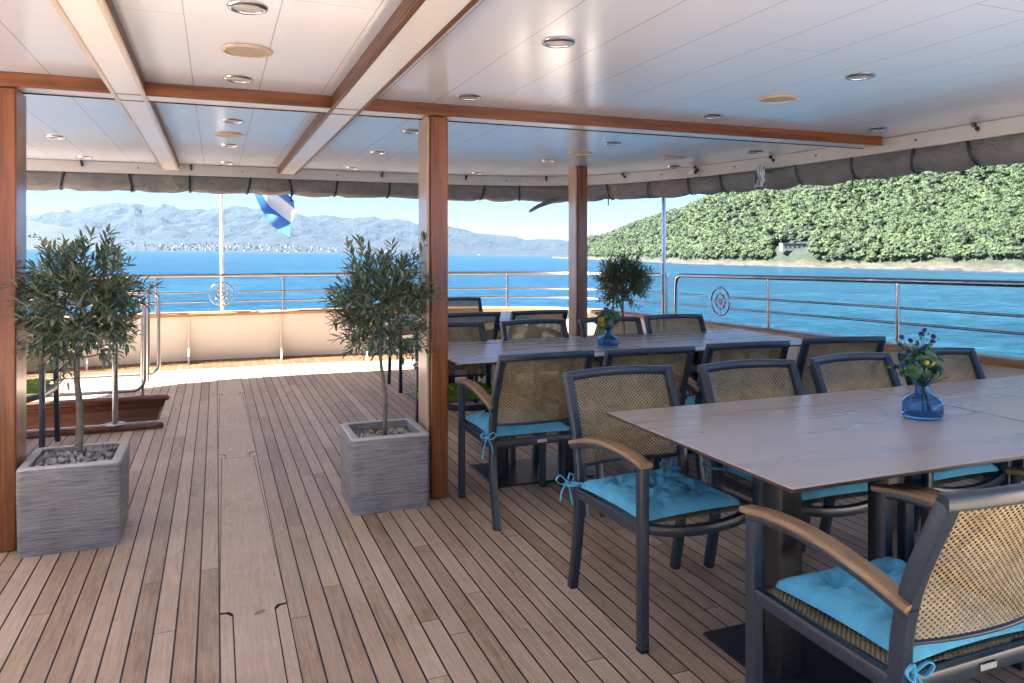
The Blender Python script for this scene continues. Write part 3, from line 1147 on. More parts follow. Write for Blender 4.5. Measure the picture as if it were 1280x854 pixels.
# railings
def railing(name, label, s_from, s_to, posts, emblem_s, emblem_z, inset=.035, end_post=False):
    rl = thing(name, label, 'railing')
    n_ = max(6, int((s_to - s_from) / .12))
    pts = []
    for k in range(n_ + 1):
        p, nn = on_arc(outl, arc, s_from + (s_to - s_from) * k / n_)
        q = p + nn * inset
        pts.append(q)
    top = [Vector((p.x, p.y, rail_z(p))) for p in pts]
    if end_post:
        a = top[0]
        t = (top[1] - top[0]).normalized()
        top = [a - t * .10 + Vector((0, 0, -.5)), a - t * .10 + Vector((0, 0, -.09)), a - t * .07 + Vector((0, 0, -.025))] + top
    MB().tube(top, .0235, 10, side=(0, 0, 1)).build('top_rail', M['steel'], rl, 60)
    for dz in (.215, .335):
        # the mid rails stop at the wheel emblem
        runs, cur = [], []
        for k, p in enumerate(pts):
            s_ = s_from + (s_to - s_from) * k / n_
            if abs(s_ - emblem_s) < .13:
                if len(cur) > 1: runs.append(cur)
                cur = []
            else:
                cur.append(Vector((p.x, p.y, rail_z(p) - dz)))
        if len(cur) > 1: runs.append(cur)
        for r_ in runs:
            MB().tube(r_, .0105, 8, side=(0, 0, 1)).build('mid_rail', M['steel'], rl, 60)
    for s_ in posts:
        p, nn = on_arc(outl, arc, s_)
        p = p + nn * inset
        q = MB()
        zb = cap_z(p) + .05
        q.tube([(p.x, p.y, zb - .01), (p.x, p.y, rail_z(p) - .015)], .0195, 10, side=(1, 0, 0))
        q.lathe([(0, zb + .008), (.042, zb + .008), (.045, zb)], (p.x, p.y, 0), 16)
        q.build('post', M['steel'], rl, 60)
    p, nn = on_arc(outl, arc, emblem_s)
    p = p + nn * inset
    e = thing('wheel_emblem', None, None)
    e.parent = rl
    e.location = (p.x, p.y, emblem_z)
    e.rotation_euler = (0, 0, math.atan2(-nn.x, nn.y))
    q = MB(); q.torus((0, 0, 0), .145, .0105, 'Y', 40, 8)
    q.build('outer_ring', M['steel'], e, 60)
    q = MB(); q.torus((0, 0, 0), .075, .011, 'Y', 32, 8); q.torus((0, 0, 0), .022, .009, 'Y', 20, 8)
    for k in range(8):
        a = 2 * PI * k / 8
        q.tube([(.025 * math.cos(a), 0, .025 * math.sin(a)), (.098 * math.cos(a), 0, .098 * math.sin(a))], .0055, 6)
    q.build('wheel', M['steel'], e, 60)
    q = MB()
    for sg in (-1, 1):
        q.tube([(sg * .095, 0, sg * .0), (sg * .142, 0, 0)], .004, 6)
    q.tube([(0, 0, .095), (0, 0, .142)], .004, 6); q.tube([(0, 0, -.095), (0, 0, -.142)], .004, 6)
    q.build('spoke', M['steel'], e, 60)
    return rl


def s_at(x=None, y=None):
    if x is not None:
        for i in range(len(outl) - 1):
            if outl[i].y > 9.3 and outl[i].x <= x <= outl[i + 1].x:
                return arc[i] + (x - outl[i].x) / max(1e-9, outl[i + 1].x - outl[i].x) * (arc[i + 1] - arc[i])
    for i in range(len(outl) - 1):
        if outl[i].x > 4 and outl[i].y >= y >= outl[i + 1].y:
            return arc[i] + (outl[i].y - y) / max(1e-9, outl[i].y - outl[i + 1].y) * (arc[i + 1] - arc[i])


sA, sB = s_at(x=-3.2), s_at(y=7.52)
railing('stern_railing', 'polished steel railing round the stern with a wheel emblem by the flagpole', sA, sB,
        [s_at(x=-2.22), s_at(x=-.69), s_at(x=.84), s_at(x=2.37), s_at(x=3.78), s_at(y=8.6), sB - .03], s_at(x=.07), .845)
sC = s_at(y=7.27)
railing('side_railing', 'polished steel starboard railing with a wheel emblem near the steel pole', sC, arc[-1] - .1,
        [s_at(y=5.88), s_at(y=4.44), s_at(y=3.0), s_at(y=1.55), s_at(y=.1)], s_at(y=6.59), .868, end_post=True)

# roof slab, ceiling, edge track
rhalf = [(4.62, .7), (4.62, 4.2), (4.55, 5.4), (4.40, 6.25), (4.12, 7.0), (3.72, 7.5), (3.2, 7.78), (2.2, 7.9), (1.2, 7.89), (AX, 7.85)]
rout = chaikin([Vector((2 * AX - x, y, 0)) for x, y in rhalf] + [Vector((x, y, 0)) for x, y in reversed(rhalf[:-1])])
rarc = [0.0]
for a, c in zip(rout, rout[1:]): rarc.append(rarc[-1] + (c - a).length)
ZC, ZB = 2.23, 2.163
rb = MB()
nP = len(rout)
rb.add([(p.x, p.y, ZC) for p in rout] + [(p.x, p.y, ZC + .14) for p in rout],
       [tuple(range(nP)), tuple(range(2 * nP - 1, nP - 1, -1))] + [(j, nP + j, nP + (j + 1) % nP, (j + 1) % nP) for j in range(nP)])
ro = rb.build('ceiling', M['ceiling'], flat=True)
bmn = ro.data.polygons[0].normal.z
if bmn > 0: ro.data.flip_normals()
tag(ro, 'glossy white panelled ceiling over the deck', kind='structure')
ub = MB()
oh = [p + Vector((0, .0, 0)) for p in rout]
oh = [Vector((p.x * 1.03, p.y if p.y < 6 else 6 + (p.y - 6) * 1.83, 0)) for p in oh]  # added slab, hidden from view; its aft reach sets the roof's shadow edge
ub.add([(p.x, p.y, ZC + .16) for p in oh] + [(p.x, p.y, ZC + .24) for p in oh],
       [tuple(range(nP)), tuple(range(2 * nP - 1, nP - 1, -1))] + [(j, nP + j, nP + (j + 1) % nP, (j + 1) % nP) for j in range(nP)])
tag(ub.build('shadow_overhang', M['white'], flat=True), 'unseen slab added above the roof to shape its shadow on the stern deck', kind='structure')
tb = MB()
along(tb, rout, [(-.035, -.105), (.012, -.105), (.012, .0), (.06, .0), (.06, .155), (.003, .155), (.003, -.003), (-.035, -.003)], lambda p: ZC)
eo = tb.build('ceiling_trim', M['offwhite'], flat=True)
tag(eo, 'pale track along the edge of the ceiling', kind='structure')
tb = MB()
s_ = .2
while s_ < rarc[-1]:
    p, nn = on_arc(rout, rarc, s_)
    q = p - nn * .037
    tb.box((q.x, q.y, ZC - .05), (.012, .012, .012))
    if int(s_ / .46) % 2 == 0:
        q = p - nn * .075
        tb.box((q.x, q.y, ZC - .016), (.022, .022, .026))
        tb.box((q.x + nn.x * .03, q.y + nn.y * .03, ZC - .038), (.02, .02, .02))
    s_ += .46
tag(tb.build('ceiling_trim_fixings', M['column'], flat=True), kind='structure')

# beams
def long_beam(x0, x1, label):
    bm_ = thing('ceiling_beam', label, 'beam', ((x0 + x1) / 2, 0, 0))
    w = x1 - x0
    y0, y1 = .72, 7.78
    yc, L = (y0 + y1) / 2, y1 - y0
    MB().box((0, yc, (ZC + 2.1645) / 2), (w - .036, L, ZC - 2.1645 - .0015)).build('underside', M['white'], bm_, flat=True)
    for sg in (-1, 1):
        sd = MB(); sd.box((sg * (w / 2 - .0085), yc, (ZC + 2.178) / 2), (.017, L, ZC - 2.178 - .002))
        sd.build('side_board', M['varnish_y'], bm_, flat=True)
        lp = MB(); lp.box((sg * (w / 2 - .009), yc, 2.169), (.021, L, .0165), bev=.003)
        lp.build('lip', M['pale_wood'] if x0 < 0 else M['varnish_y'], bm_)


long_beam(-.47, -.32, 'white boxed fore-and-aft ceiling beam, the one running above the potted tree by the dark post')
long_beam(.575, .745, 'white boxed fore-and-aft ceiling beam, the one meeting the main post')
tbm = thing('cross_beam', 'varnished wooden cross beam with white underside resting on the square posts', 'beam', (0, 4.10, 0))
cx0, cx1 = 2 * AX - 4.5, 4.5
MB().box(((cx0 + cx1) / 2, .085, 2.198), (cx1 - cx0 - .01, .145, .0605)).build('underside', M['white'], tbm, flat=True)
MB().box(((cx0 + cx1) / 2, .0, 2.1965), (cx1 - cx0, .022, .0665), bev=.003).build('front_board', M['varnish_x'], tbm)
MB().box(((cx0 + cx1) / 2, .166, 2.1955), (cx1 - cx0, .014, .0655), bev=.002).build('back_board', M['column'], tbm)


def post(label, x, y, w, dpt, ztop, base=True):
    p = thing('wooden_post', label, 'post', (x, y, 0))
    q = MB()
    q.box((w * .09, 0, ztop / 2), (w * .82, dpt, ztop), bev=.006)
    q.build('shaft', M['varnish_z'], p)
    q = MB(); q.box((-w * .415, .008, ztop / 2), (w * .15, dpt - .022, ztop - .004), bev=.004)  # pale colour stands for light reflected on the post's side face
    q.build('side_fillet', M['lit_side_z'], p)
    return p


post('varnished square wooden post beside the grey planter, meeting the cross beam', 1.168, 4.215, .122, .21, 2.163)
post('dark varnished post at the edge of the view behind the planter with white pebbles', -.925, 4.215, .118, .21, 2.163)
post('slimmer varnished post standing among the far dining chairs', 3.33, 6.68, .122, .19, ZC)

pp = thing('steel_pole', 'polished round steel pole from the deck to the roof edge', 'pole', (4.53, 7.0, 0))
MB().tube([(0, 0, 0), (0, 0, ZC)], .0255, 14, side=(1, 0, 0)).build('tube', M['steel'], pp, 60)
MB().lathe([(0, .012), (.06, .012), (.063, 0)], seg=20).build('flange', M['steel'], pp)

# rolled awning under the roof edge
def awning(label, s0, s1, z0, amp, seed, straps):
    aw = thing('rolled_awning', label, 'awning')
    q = MB()
    n_ = int((s1 - s0) / .045)
    seg = 18
    vs, fs = [], []
    for i in range(n_ + 1):
        s_ = s0 + (s1 - s0) * i / n_
        p, nn = on_arc(rout, rarc, s_)
        ds = min(abs(s_ - q_) for q_ in straps)
        pinch = 1 - .16 * math.exp(-(ds / .05) ** 2)
        sag = -.016 * amp * (1 - math.exp(-(ds / .15) ** 2)) + .02 * amp * mnoise.noise(Vector((s_ * .7, seed, 0)))
        c = p + nn * .062
        for j in range(seg):
            a = 2 * PI * j / seg
            k = 1 + .18 * amp * mnoise.noise(Vector((s_ * 2.3, math.cos(a) * 1.3 + seed, math.sin(a) * 1.3))) + .09 * mnoise.noise(Vector((s_ * 8, a * 2, seed)))
            ro_, rz_ = .084 * pinch * k, .110 * pinch * k
            w = c + nn * (ro_ * math.cos(a))
            vs.append((w.x, w.y, z0 + sag + rz_ * math.sin(a)))
    for i in range(n_):
        for j in range(seg):
            k = (j + 1) % seg
            fs.append((i * seg + j, (i + 1) * seg + j, (i + 1) * seg + k, i * seg + k))
    fs += [tuple(range(seg)), tuple(range((n_ + 1) * seg - 1, n_ * seg - 1, -1))]
    q.add(vs, fs)
    q.build('canvas_roll', M['canvas'], aw, 60)
    # loose lower hem under the roll
    q = MB()
    vs, fs = [], []
    for i in range(n_ + 1):
        s_ = s0 + (s1 - s0) * i / n_
        p, nn = on_arc(rout, rarc, s_)
        dr = .045 + .05 * amp * max(0, mnoise.noise(Vector((s_ * 1.1, seed + 4, 1)))) + .012 * mnoise.noise(Vector((s_ * 6, seed, 3)))
        for j, (o, z) in enumerate(((-.012, -.055), (-.03, -.055 - dr), (.0, -.062 - dr), (.05, -.055 - dr * .5), (.05, -.05))):
            w = p + nn * (.085 + o + .01 * mnoise.noise(Vector((s_ * 5, j, seed))))
            vs.append((w.x, w.y, z0 + z + .004))
    for i in range(n_):
        for j in range(4):
            fs.append((i * 5 + j, (i + 1) * 5 + j, (i + 1) * 5 + j + 1, i * 5 + j + 1))
    q.add(vs, fs)
    q.build('hem', M['canvas'], aw, 60)
    for k, s_ in enumerate(straps):
        p, nn = on_arc(rout, rarc, s_)
        c = p + nn * .062
        t_ = Vector((nn.y, -nn.x, 0))
        slant = .03 * math.sin(k * 2.3 + seed)
        pts = []
        for j in range(17):
            a = 2 * PI * j / 16
            w = c + nn * (.083 * math.cos(a)) + t_ * slant * math.sin(a)
            pts.append((w.x, w.y, z0 - .004 + .107 * math.sin(a) + (.01 if math.sin(a) > 0 else -.004)))
        q = MB()
        q.sweep(pts, rr(.020, .006, .002, 1), side=t_)
        if k % 3 == 1:
            w = c - nn * .07 + t_ * .01
            q.sweep([(w.x, w.y, z0 - .05), (w.x - nn.x * .004, w.y, z0 - .13 - .05 * (k % 2))], rr(.014, .004, .001, 1), side=t_)
        q.build('strap', M['black'], aw, 60)
    return aw


def r_at(x=None, y=None):
    for i in range(len(rout) - 1):
        if x is not None and rout[i].y > 7.4 and rout[i].x <= x <= rout[i + 1].x: return rarc[i] + x - rout[i].x
        if y is not None and rout[i].x > 4 and rout[i].y >= y >= rout[i + 1].y: return rarc[i] + rout[i].y - y


sa, sb_, sc = r_at(x=-3.0), r_at(x=3.45), rarc[-1] - .1
st = []
s_ = sa + .2
rs = random.Random(5)
while s_ < sb_ - .1:
    st.append(s_); s_ += rs.uniform(.38, .56)
awning('grey taupe awning rolled up and strapped below the stern edge of the roof', sa, sb_, 2.078, .8, 1.0, st)
st = []
s_ = sb_ + .24
while s_ < sc - .1:
    st.append(s_); s_ += rs.uniform(.40, .58)
awning('grey taupe awning rolled up and strapped below the starboard edge of the roof', sb_ - .06, sc, 2.072, 1.25, 9.0, st)
q = MB()
p, nn = on_arc(rout, rarc, sb_)
c0 = Vector((p.x, p.y, 2.0)) + nn * .05
pth = crv([c0 + Vector((.25, 0, .01)), c0 + Vector((.05, -.04, -.035)), c0 + Vector((-.14, -.07, -.10)), c0 + Vector((-.26, -.08, -.165))], 6)
q.sweep(pth, [(.05 * math.cos(a) * (1 + .2 * math.sin(3 * a)), .035 * math.sin(a)) for a in [2 * PI * k / 12 for k in range(12)]], side=(0, 1, 0), scale=[1 - .5 * (k / (len(pth) - 1)) for k in range(len(pth))])
tag(q.build('canvas_flap', M['canvas'], None, 60), 'loose canvas end hanging down at the corner of the rolled awnings', 'canvas flap')
# cloth tied to the starboard awning
q = MB()
cl = Vector((4.45, 5.27, 2.06))
vs, fs = [], []
for i in range(9):
    for j in range(7):
        a = -1.1 + 2.2 * j / 6
        rr_ = .032 + .02 * i / 8 + .012 * math.sin(j * 2.1 + i)
        vs.append((cl.x - .035 - .05 * math.cos(a) - .01 * math.sin(i), cl.y + rr_ * math.sin(a) * 1.4, cl.z + .085 - .024 * i))
for i in range(8):
    for j in range(6): fs.append((i * 7 + j, i * 7 + j + 1, i * 7 + 8 + j, i * 7 + 7 + j))
q.add(vs, fs)
m, n, l, b = new_mat('blue white rag')
t = NT(m)
wv = t.noise(t.mapping(t.coord(), (5, 38, 7)), 1., 3, .5, .8)
l.new(t.ramp(wv, [(.40, (.03, .07, .28)), (.47, (.72, .75, .8)), (.56, (.72, .75, .8)), (.62, (.05, .06, .10))]), b.inputs['Base Color'])
b.inputs['Roughness'].default_value = .8
rago = tag(q.build('knotted_cloth', m, None, 60), 'small blue and white cloth knotted round the starboard rolled awning', 'cloth')

# ceiling lights and speakers
def light_obj():
    o = thing('ceiling_light', '', 'ceiling light', (0, 0, ZC), 0, 'round chrome downlights in the ceiling')
    q = MB(); q.lathe([(.050, -.0015), (.050, -.0075), (.054, -.0105), (.064, -.0072), (.067, -.0012)], seg=36); q.build('ring', M['chrome'], o, 60)
    q = MB(); q.lathe([(0, -.0062), (.03, -.006), (.0505, -.0045)], seg=28); q.build('lens', M['glass_lens'], o, 60)
    return o


rows = [(2.71, 'well in front of the cross beam'), (3.85, 'close in front of the cross beam'), (5.10, 'first behind the cross beam'), (6.29, 'second behind the cross beam'), (7.56, 'last before the stern awning')]
cols = [(-1.08, 'near the dark post'), (.10, 'between the two boxed beams'), (1.265, 'beside the main post'), (2.84, 'over the table middles'), (4.19, 'by the starboard roof edge')]
lp = None
for iy, (y, rl_) in enumerate(rows):
    for ix, (x, cl_) in enumerate(cols):
        if (ix == 0 and iy < 3) or (ix == 4 and iy in (0, 4)): continue
        xx = 2.58 if (ix == 3 and iy == 4) else x
        lb = 'round chrome downlight %s, %s' % (rl_, cl_)
        if lp is None:
            lp = light_obj(); lp.location = (xx, y, ZC); lp['label'] = lb
        else:
            copy_tree(lp, (xx, y, ZC), 0, lb)
sp = None
for x, y, lb in ((.12, 3.29, 'beige round ceiling speaker in front of the cross beam, between the two boxed beams'),
                 (2.84, 3.27, 'beige round ceiling speaker above the nearest table'),
                 (.09, 5.71, 'beige round ceiling speaker behind the cross beam, between the two boxed beams'),
                 (2.86, 5.69, 'beige round ceiling speaker just in front of the slimmer far post'),
                 (3.78, 5.68, 'beige round ceiling speaker near the starboard edge by the steel pole')):
    if sp is None:
        sp = thing('ceiling_speaker', lb, 'speaker', (x, y, ZC), 0, 'round beige speakers in the ceiling')
        q = MB(); q.lathe([(0, -.007), (.06, -.0085), (.088, -.006)], seg=32); q.build('grille', M['speaker'], sp, 60)
        q = MB(); q.lathe([(.086, -.002), (.088, -.011), (.098, -.009), (.102, -.0015)], seg=36); q.build('ring', M['pale_wood'], sp, 60)
    else:
        copy_tree(sp, (x, y, ZC), 0, lb)
cc = thing('security_camera', 'small white security camera below the ceiling by the steel pole', 'camera', (4.30, 6.15, 2.165), R(20))
MB().box((0, 0, .0), (.062, .075, .062), bev=.012).build('housing', M['white'], cc)
q = MB(); q.sweep([(0, -.034, 0), (0, -.043, 0)], circ(.021, 18), side=(1, 0, 0)); q.build('lens', M['column'], cc)

# flagpole and flag outside the stern
fp = thing('flagpole', 'slim white flagpole at the stern behind the wheel emblem', 'flagpole', (.085, 10.62, .0))
MB().tube([(0, 0, .1), (-.025, 0, 3.3)], .021, 12, side=(1, 0, 0), scale=[1.15, .85]).build('pole', M['pole_white'], fp, 60)
MB().lathe([(0, 3.36), (.03, 3.34), (.035, 3.31), (.0, 3.29)], (-.025, 0, 0), 14).build('finial', M['steel'], fp, 60)
q = MB()
NU, NV = 22, 14
vs, fs = [], []
for i in range(NU + 1):
    a = i / NU
    for j in range(NV + 1):
        bq = j / NV
        ztop = 3.0 - .92 * a ** 1.25
        zbot = interp(a, [(0, 2.45), (.42, 2.28), (.56, 2.02), (.66, 1.80), (.85, 1.66), (1, 1.60)])
        z = ztop + (zbot - ztop) * bq
        wv = .07 * math.sin(a * 11 + bq * 2.4) * a ** .5 + .03 * math.sin(bq * 9 + a * 4)
        xx = .07 + (.93 - .06 * bq) * a + .02 * math.sin(bq * 8 + a * 5) * a
        vs.append((xx, 10.62 + wv, z))
for i in range(NU):
    for j in range(NV):
        fs.append((i * (NV + 1) + j, i * (NV + 1) + j + 1, (i + 1) * (NV + 1) + j + 1, (i + 1) * (NV + 1) + j))
q.add(vs, fs)
fo = q.build('flag', M['flag'], None, 180)
uv = fo.data.uv_layers.new(name='UVMap')
for lp_ in fo.data.loops:
    i, j = divmod(lp_.vertex_index, NV + 1)
    uv.data[lp_.index].uv = (i / NU, j / NV + .16 * (i / NU - .8))
tag(fo, 'blue and white flag drooping from the flagpole at the stern', 'flag')

# ------------------------------------------------------------------ stair opening on the port side
ht = thing('stair_hatch', 'wooden stair opening in the deck with dark coaming boards', 'stair hatch', (0, 0, 0))
for yc, xr in ((HY0 - .03, -.385), (HY1 + .03, -.405)):
    q = MB()
    q.sweep([(HX0, yc, .022), (xr - .05, yc, .022), (xr - .015, yc, .022), (xr, yc, .022)], rr(.105, .056, .018, 3), side=(0, 1, 0), scale=[1, 1, .88, .45])
    q.build('coaming', M['hatch_trim'], ht, 50)
q = MB()
q.box(((HX0 + HX1) / 2, HY1 + .012, -.62), (HX1 - HX0, .02, 1.2))
q.build('far_panel', M['brown_board'], ht, flat=True)
MB().box(((HX0 + HX1) / 2, HY1 - .004, -.035), (HX1 - HX0 - .01, .012, .062), bev=.003).build('ledge', M['hatch_trim'], ht)
MB().box((HX1 + .012, (HY0 + HY1) / 2, -.62), (.02, HY1 - HY0, 1.2)).build('end_panel', M['brown_board'], ht, flat=True)
MB().box(((HX0 + HX1) / 2, HY0 - .012, -.62), (HX1 - HX0, .02, 1.2)).build('near_panel', M['brown_board'], ht, flat=True)
for k in range(5):
    q = MB(); q.box((HX1 - .25 - k * .27, (HY0 + HY1) / 2, -.20 - .2 * k), (.30, HY1 - HY0 - .03, .035), bev=.006)
    q.build('step', M['hatch_trim'], ht)
q = MB(); q.tube([(HX1 - .10, HY1 - .04, -.34), (HX1 - .012, HY1 - .04, -.06)], .022, 6); q.build('stair_string', M['teak_arm'], ht)

hr = thing('handrail', 'steel guard rail loops standing round the stair opening', 'handrail')


def loop(x1, y, zb, zt_, r, xl):
    pts = [(xl, y, zb), (x1 - r, y, zb)]
    for k in range(1, 6):
        a = R(90 * k / 6)
        pts.append((x1 - r + r * math.sin(a), y, zb + r - r * math.cos(a)))
    pts += [(x1, y, zb + r), (x1, y, zt_ - r)]
    for k in range(1, 6):
        a = R(90 * k / 6)
        pts.append((x1 - r + r * math.cos(a), y, zt_ - r + r * math.sin(a)))
    pts += [(x1 - r, y, zt_), (xl, y, zt_)]
    return pts


MB().tube(loop(-.62, HY1 + .03, .10, .98, .10, -3.2), .0165, 10, side=(0, 1, 0)).build('inner_loop', M['steel'], hr, 60)
MB().tube(loop(-.56, 8.75, .10, .98, .10, -3.2), .0165, 10, side=(0, 1, 0)).build('outer_loop', M['steel'], hr, 60)
for x, y in ((-.64, HY1 + .055), (-2.2, HY1 + .055), (-.66, 8.75), (-2.2, 8.75)):
    MB().tube([(x, y, .0), (x, y, .96)], .016, 10, side=(1, 0, 0)).build('upright', M['steel'], hr, 60)
fpz = thing('stair_post', 'round steel post on a flange at the stair opening behind the potted tree', 'post', (-.73, HY0 - .03, .05))
MB().tube([(0, 0, 0), (0, 0, .86)], .0215, 12, side=(1, 0, 0)).build('tube', M['steel'], fpz, 60)
MB().lathe([(0, .014), (.03, .013), (.075, .008), (.08, 0)], seg=24).build('flange', M['steel'], fpz, 60)
dr = thing('stair_handrail', 'sloping steel handrail leading down into the stair opening', 'handrail')
MB().tube(crv([(-.73, HY0 - .03, .88), (-1.0, HY0 - .02, .80), (-1.45, HY0 + .02, .52), (-2.4, HY0 + .02, -.1)], 8), .018, 10, side=(0, 1, 0)).build('tube', M['steel'], dr, 60)

# ------------------------------------------------------------------ chairs
def make_chair():
    c = thing('armchair', '', 'chair')
    prof = rr(.034, .040, .006, 2)
    back_path = lambda s: crv([(s * .252, -.285, 0), (s * .252, -.240, .22), (s * .252, -.222, .44), (s * .250, -.250, .64), (s * .246, -.338, .863)], 6)
    for s in (-1, 1):
        q = MB()
        q.sweep([(s * .253, .262, .012), (s * .253, .262, .640), (s * .253, .260, .660)], prof, side=(1, 0, 0))
        leg = q.build('front_leg', M['frame'], c)
        MB().box((s * .253, .262, .006), (.031, .036, .012)).build('foot', M['rubber'], leg, flat=True)
        q = MB(); q.sweep(back_path(s), rr(.034, .042, .006, 2), side=(1, 0, 0)); q.build('rear_leg', M['frame'], c)
        q = MB(); q.sweep([(s * .253, .245, .425), (s * .253, .0, .417), (s * .253, -.218, .412)], rr(.026, .042, .005, 2), side=(1, 0, 0)); q.build('side_rail', M['frame'], c)
        ap = crv([(s * .255, .292, .655), (s * .258, .17, .672), (s * .262, .02, .672), (s * .262, -.13, .648), (s * .258, -.262, .610)], 6)
        q = MB(); q.sweep([p + Vector((0, 0, -.018)) for p in ap[1:]], rr(.034, .024, .006, 2), side=(1, 0, 0)); ar = q.build('arm_support', M['frame'], c)
        q = MB(); q.sweep(ap, rr(.052, .019, .007, 3), side=(1, 0, 0)); q.build('armrest', M['teak_arm'], c)
    q = MB(); q.sweep(crv([(-.24, .250, .425), (-.13, .266, .405), (0, .272, .398), (.13, .266, .405), (.24, .250, .425)], 4), rr(.030, .038, .006, 2), side=(0, 1, 0)); q.build('front_rail', M['frame'], c)
    q = MB(); q.sweep([(-.24, -.222, .412), (.24, -.222, .412)], rr(.028, .042, .006, 2), side=(0, 1, 0))
    br = q.build('back_rail', M['frame'], c)
    MB().box((.02, -.239, .412), (.056, .004, .017), bev=.002).build('nameplate', M['label_plate'], br)
    q = MB(); q.sweep(crv([(-.262, -.338, .866), (-.13, -.365, .871), (0, -.374, .873), (.13, -.365, .871), (.262, -.338, .866)], 4), rr(.034, .036, .007, 2), side=(0, 1, 0)); q.build('top_rail', M['frame'], c)
    # woven back sling
    vs, fs = [], []
    NX, NZ = 12, 12
    for j in range(NZ + 1):
        z = .514 + (.858 - .514) * j / NZ
        k = (z - .44) / .423
        y0 = -.222 - .028 * min(1, k / .45) - .088 * max(0, (k - .45) / .55) ** 1.0
        for i in range(NX + 1):
            a = i / NX * 2 - 1
            vs.append((a * .238, y0 - .030 * (1 - a * a) - .002, z))
    for j in range(NZ):
        for i in range(NX):
            fs.append((j * (NX + 1) + i, j * (NX + 1) + i + 1, (j + 1) * (NX + 1) + i + 1, (j + 1) * (NX + 1) + i))
    q = MB(); q.add(vs, fs)
    bk = q.build('woven_back', M['weave_back'], c, 180)
    q = MB(); q.tube(crv([(-.236, -.236, .515), (-.12, -.258, .515), (0, -.266, .515), (.12, -.258, .515), (.236, -.236, .515)], 3), .007, 6); q.build('lower_rod', M['frame'], c, 60)
    vs, fs = [], []
    for j in range(NZ + 1):
        y = -.21 + .462 * j / NZ
        for i in range(NX + 1):
            a = i / NX * 2 - 1
            bq = j / NZ * 2 - 1
            vs.append((a * .238, y, .436 - .014 * (1 - a * a) * (1 - bq * bq)))
    q = MB(); q.add(vs, [(j * (NX + 1) + i, j * (NX + 1) + i + 1, (j + 1) * (NX + 1) + i + 1, (j + 1) * (NX + 1) + i) for j in range(NZ) for i in range(NX)])
    q.build('woven_seat', M['weave_seat'], c, 180)
    return c


def make_cushion(mat, seed):
    c = thing('seat_cushion', '', 'cushion')
    N = 60
    tuft = [(x, y) for x in (-.105, .105) for y in (-.105, .105)] + [(0, 0)]
    W, D = .218, .215

    def pt(i, j, top):
        a, bq = i / N * 2 - 1, j / N * 2 - 1
        x, y = a * W, bq * D
        bulge = 1 - .055 * (1 - abs(a) ** 2.5) * 0
        ed = max(0, 1 - max(abs(a), abs(bq)) ** 5)
        corner = (abs(a) * abs(bq)) ** 4
        hgt = .052 * ed ** .5 * (1 - .25 * corner)
        for tx, ty in tuft:
            d2 = (x - tx) ** 2 + (y - ty) ** 2
            hgt -= .037 * math.exp(-d2 / .0010) * ed
            r = math.sqrt(d2) + 1e-6
            an = math.atan2(y - ty, x - tx)
            hgt += .0075 * math.sin(an * 7 + tx * 40 + seed) * math.exp(-(r - .045) ** 2 / .0011) * ed
        for tx in (-.105, .105):
            hgt -= .012 * math.exp(-(x - tx) ** 2 / .0004) * ed * .8
            hgt -= .012 * math.exp(-(y - tx) ** 2 / .0004) * ed * .8
        hgt += (.008 * mnoise.noise(Vector((x * 14, y * 14, seed))) + .004 * mnoise.noise(Vector((x * 38, y * 38, seed)))) * ed
        sc = 1 + .035 * (abs(a) * abs(bq)) ** 3 - .02 * (1 - abs(a)) * 0
        inx = 1 - .03 * math.cos(bq * PI / 2) * abs(a)
        iny = 1 - .03 * math.cos(a * PI / 2) * abs(bq)
        z = hgt if top else -.006 * ed
        return (x * sc * inx, y * sc * iny, z)
    vs = [pt(i, j, True) for j in range(N + 1) for i in range(N + 1)]
    o = len(vs)
    vs += [pt(i, j, False) for j in range(N + 1) for i in range(N + 1)]
    fs = []
    for j in range(N):
        for i in range(N):
            a = j * (N + 1) + i
            fs.append((a, a + 1, a + N + 2, a + N + 1))
            fs.append((o + a, o + a + N + 1, o + a + N + 2, o + a + 1))
    q = MB(); q.add(vs, fs)
    q.build('pad', mat, c, 180)
    for s in (-1, 1):
        k = Vector((s * .252, -.228, .012))                       # knot round the rear leg
        q = MB()
        rg = [k + Vector((.024 * math.cos(a), .030 * math.sin(a), .004 * math.sin(a))) for a in [2 * PI * i / 14 for i in range(15)]]
        q.sweep(rg, rr(.010, .005, .002, 1), side=(0, 0, 1))
        q.sweep(crv([(s * .205, -.20, .012), (s * .228, -.212, .016), k + Vector((-s * .02, .022, 0))], 4), rr(.010, .006, .002, 1), side=(0, 0, 1))
        kk = k + Vector((s * .006, -.034, .0))
        for dx, dz, ln in ((-.030, .030, 1), (.034, .026, 1)):
            q.sweep(crv([kk, kk + Vector((dx * .7, -.016, dz)), kk + Vector((dx * 1.3, -.014, dz * .4)), kk + Vector((dx * .6, -.010, -dz * .35)), kk], 5), rr(.010, .004, .0015, 1), side=(0, 1, 0))
        for dx, ln in ((-.028, .10), (.030, .075)):
            q.sweep(crv([kk, kk + Vector((dx * .6, -.012, -.035)), kk + Vector((dx, -.006, -ln))], 5), rr(.011, .004, .0015, 1), side=(0, 1, 0))
        q.sweep(circ_path(kk), rr(.012, .012, .004, 1), side=(0, 1, 0))
        q.build('tie', mat, c, 60)
    return c


def circ_path(k):
    return [k + Vector((0, 0, .009)), k, k + Vector((0, 0, -.009))]


chair0 = make_chair()
cush_b, cush_g = make_cushion(M['cush_blue'], 1.0), make_cushion(M['cush_green'], 4.0)
used = {'c': False, 'b': False, 'g': False}
CG = 'charcoal armchairs with woven backs round the tables'


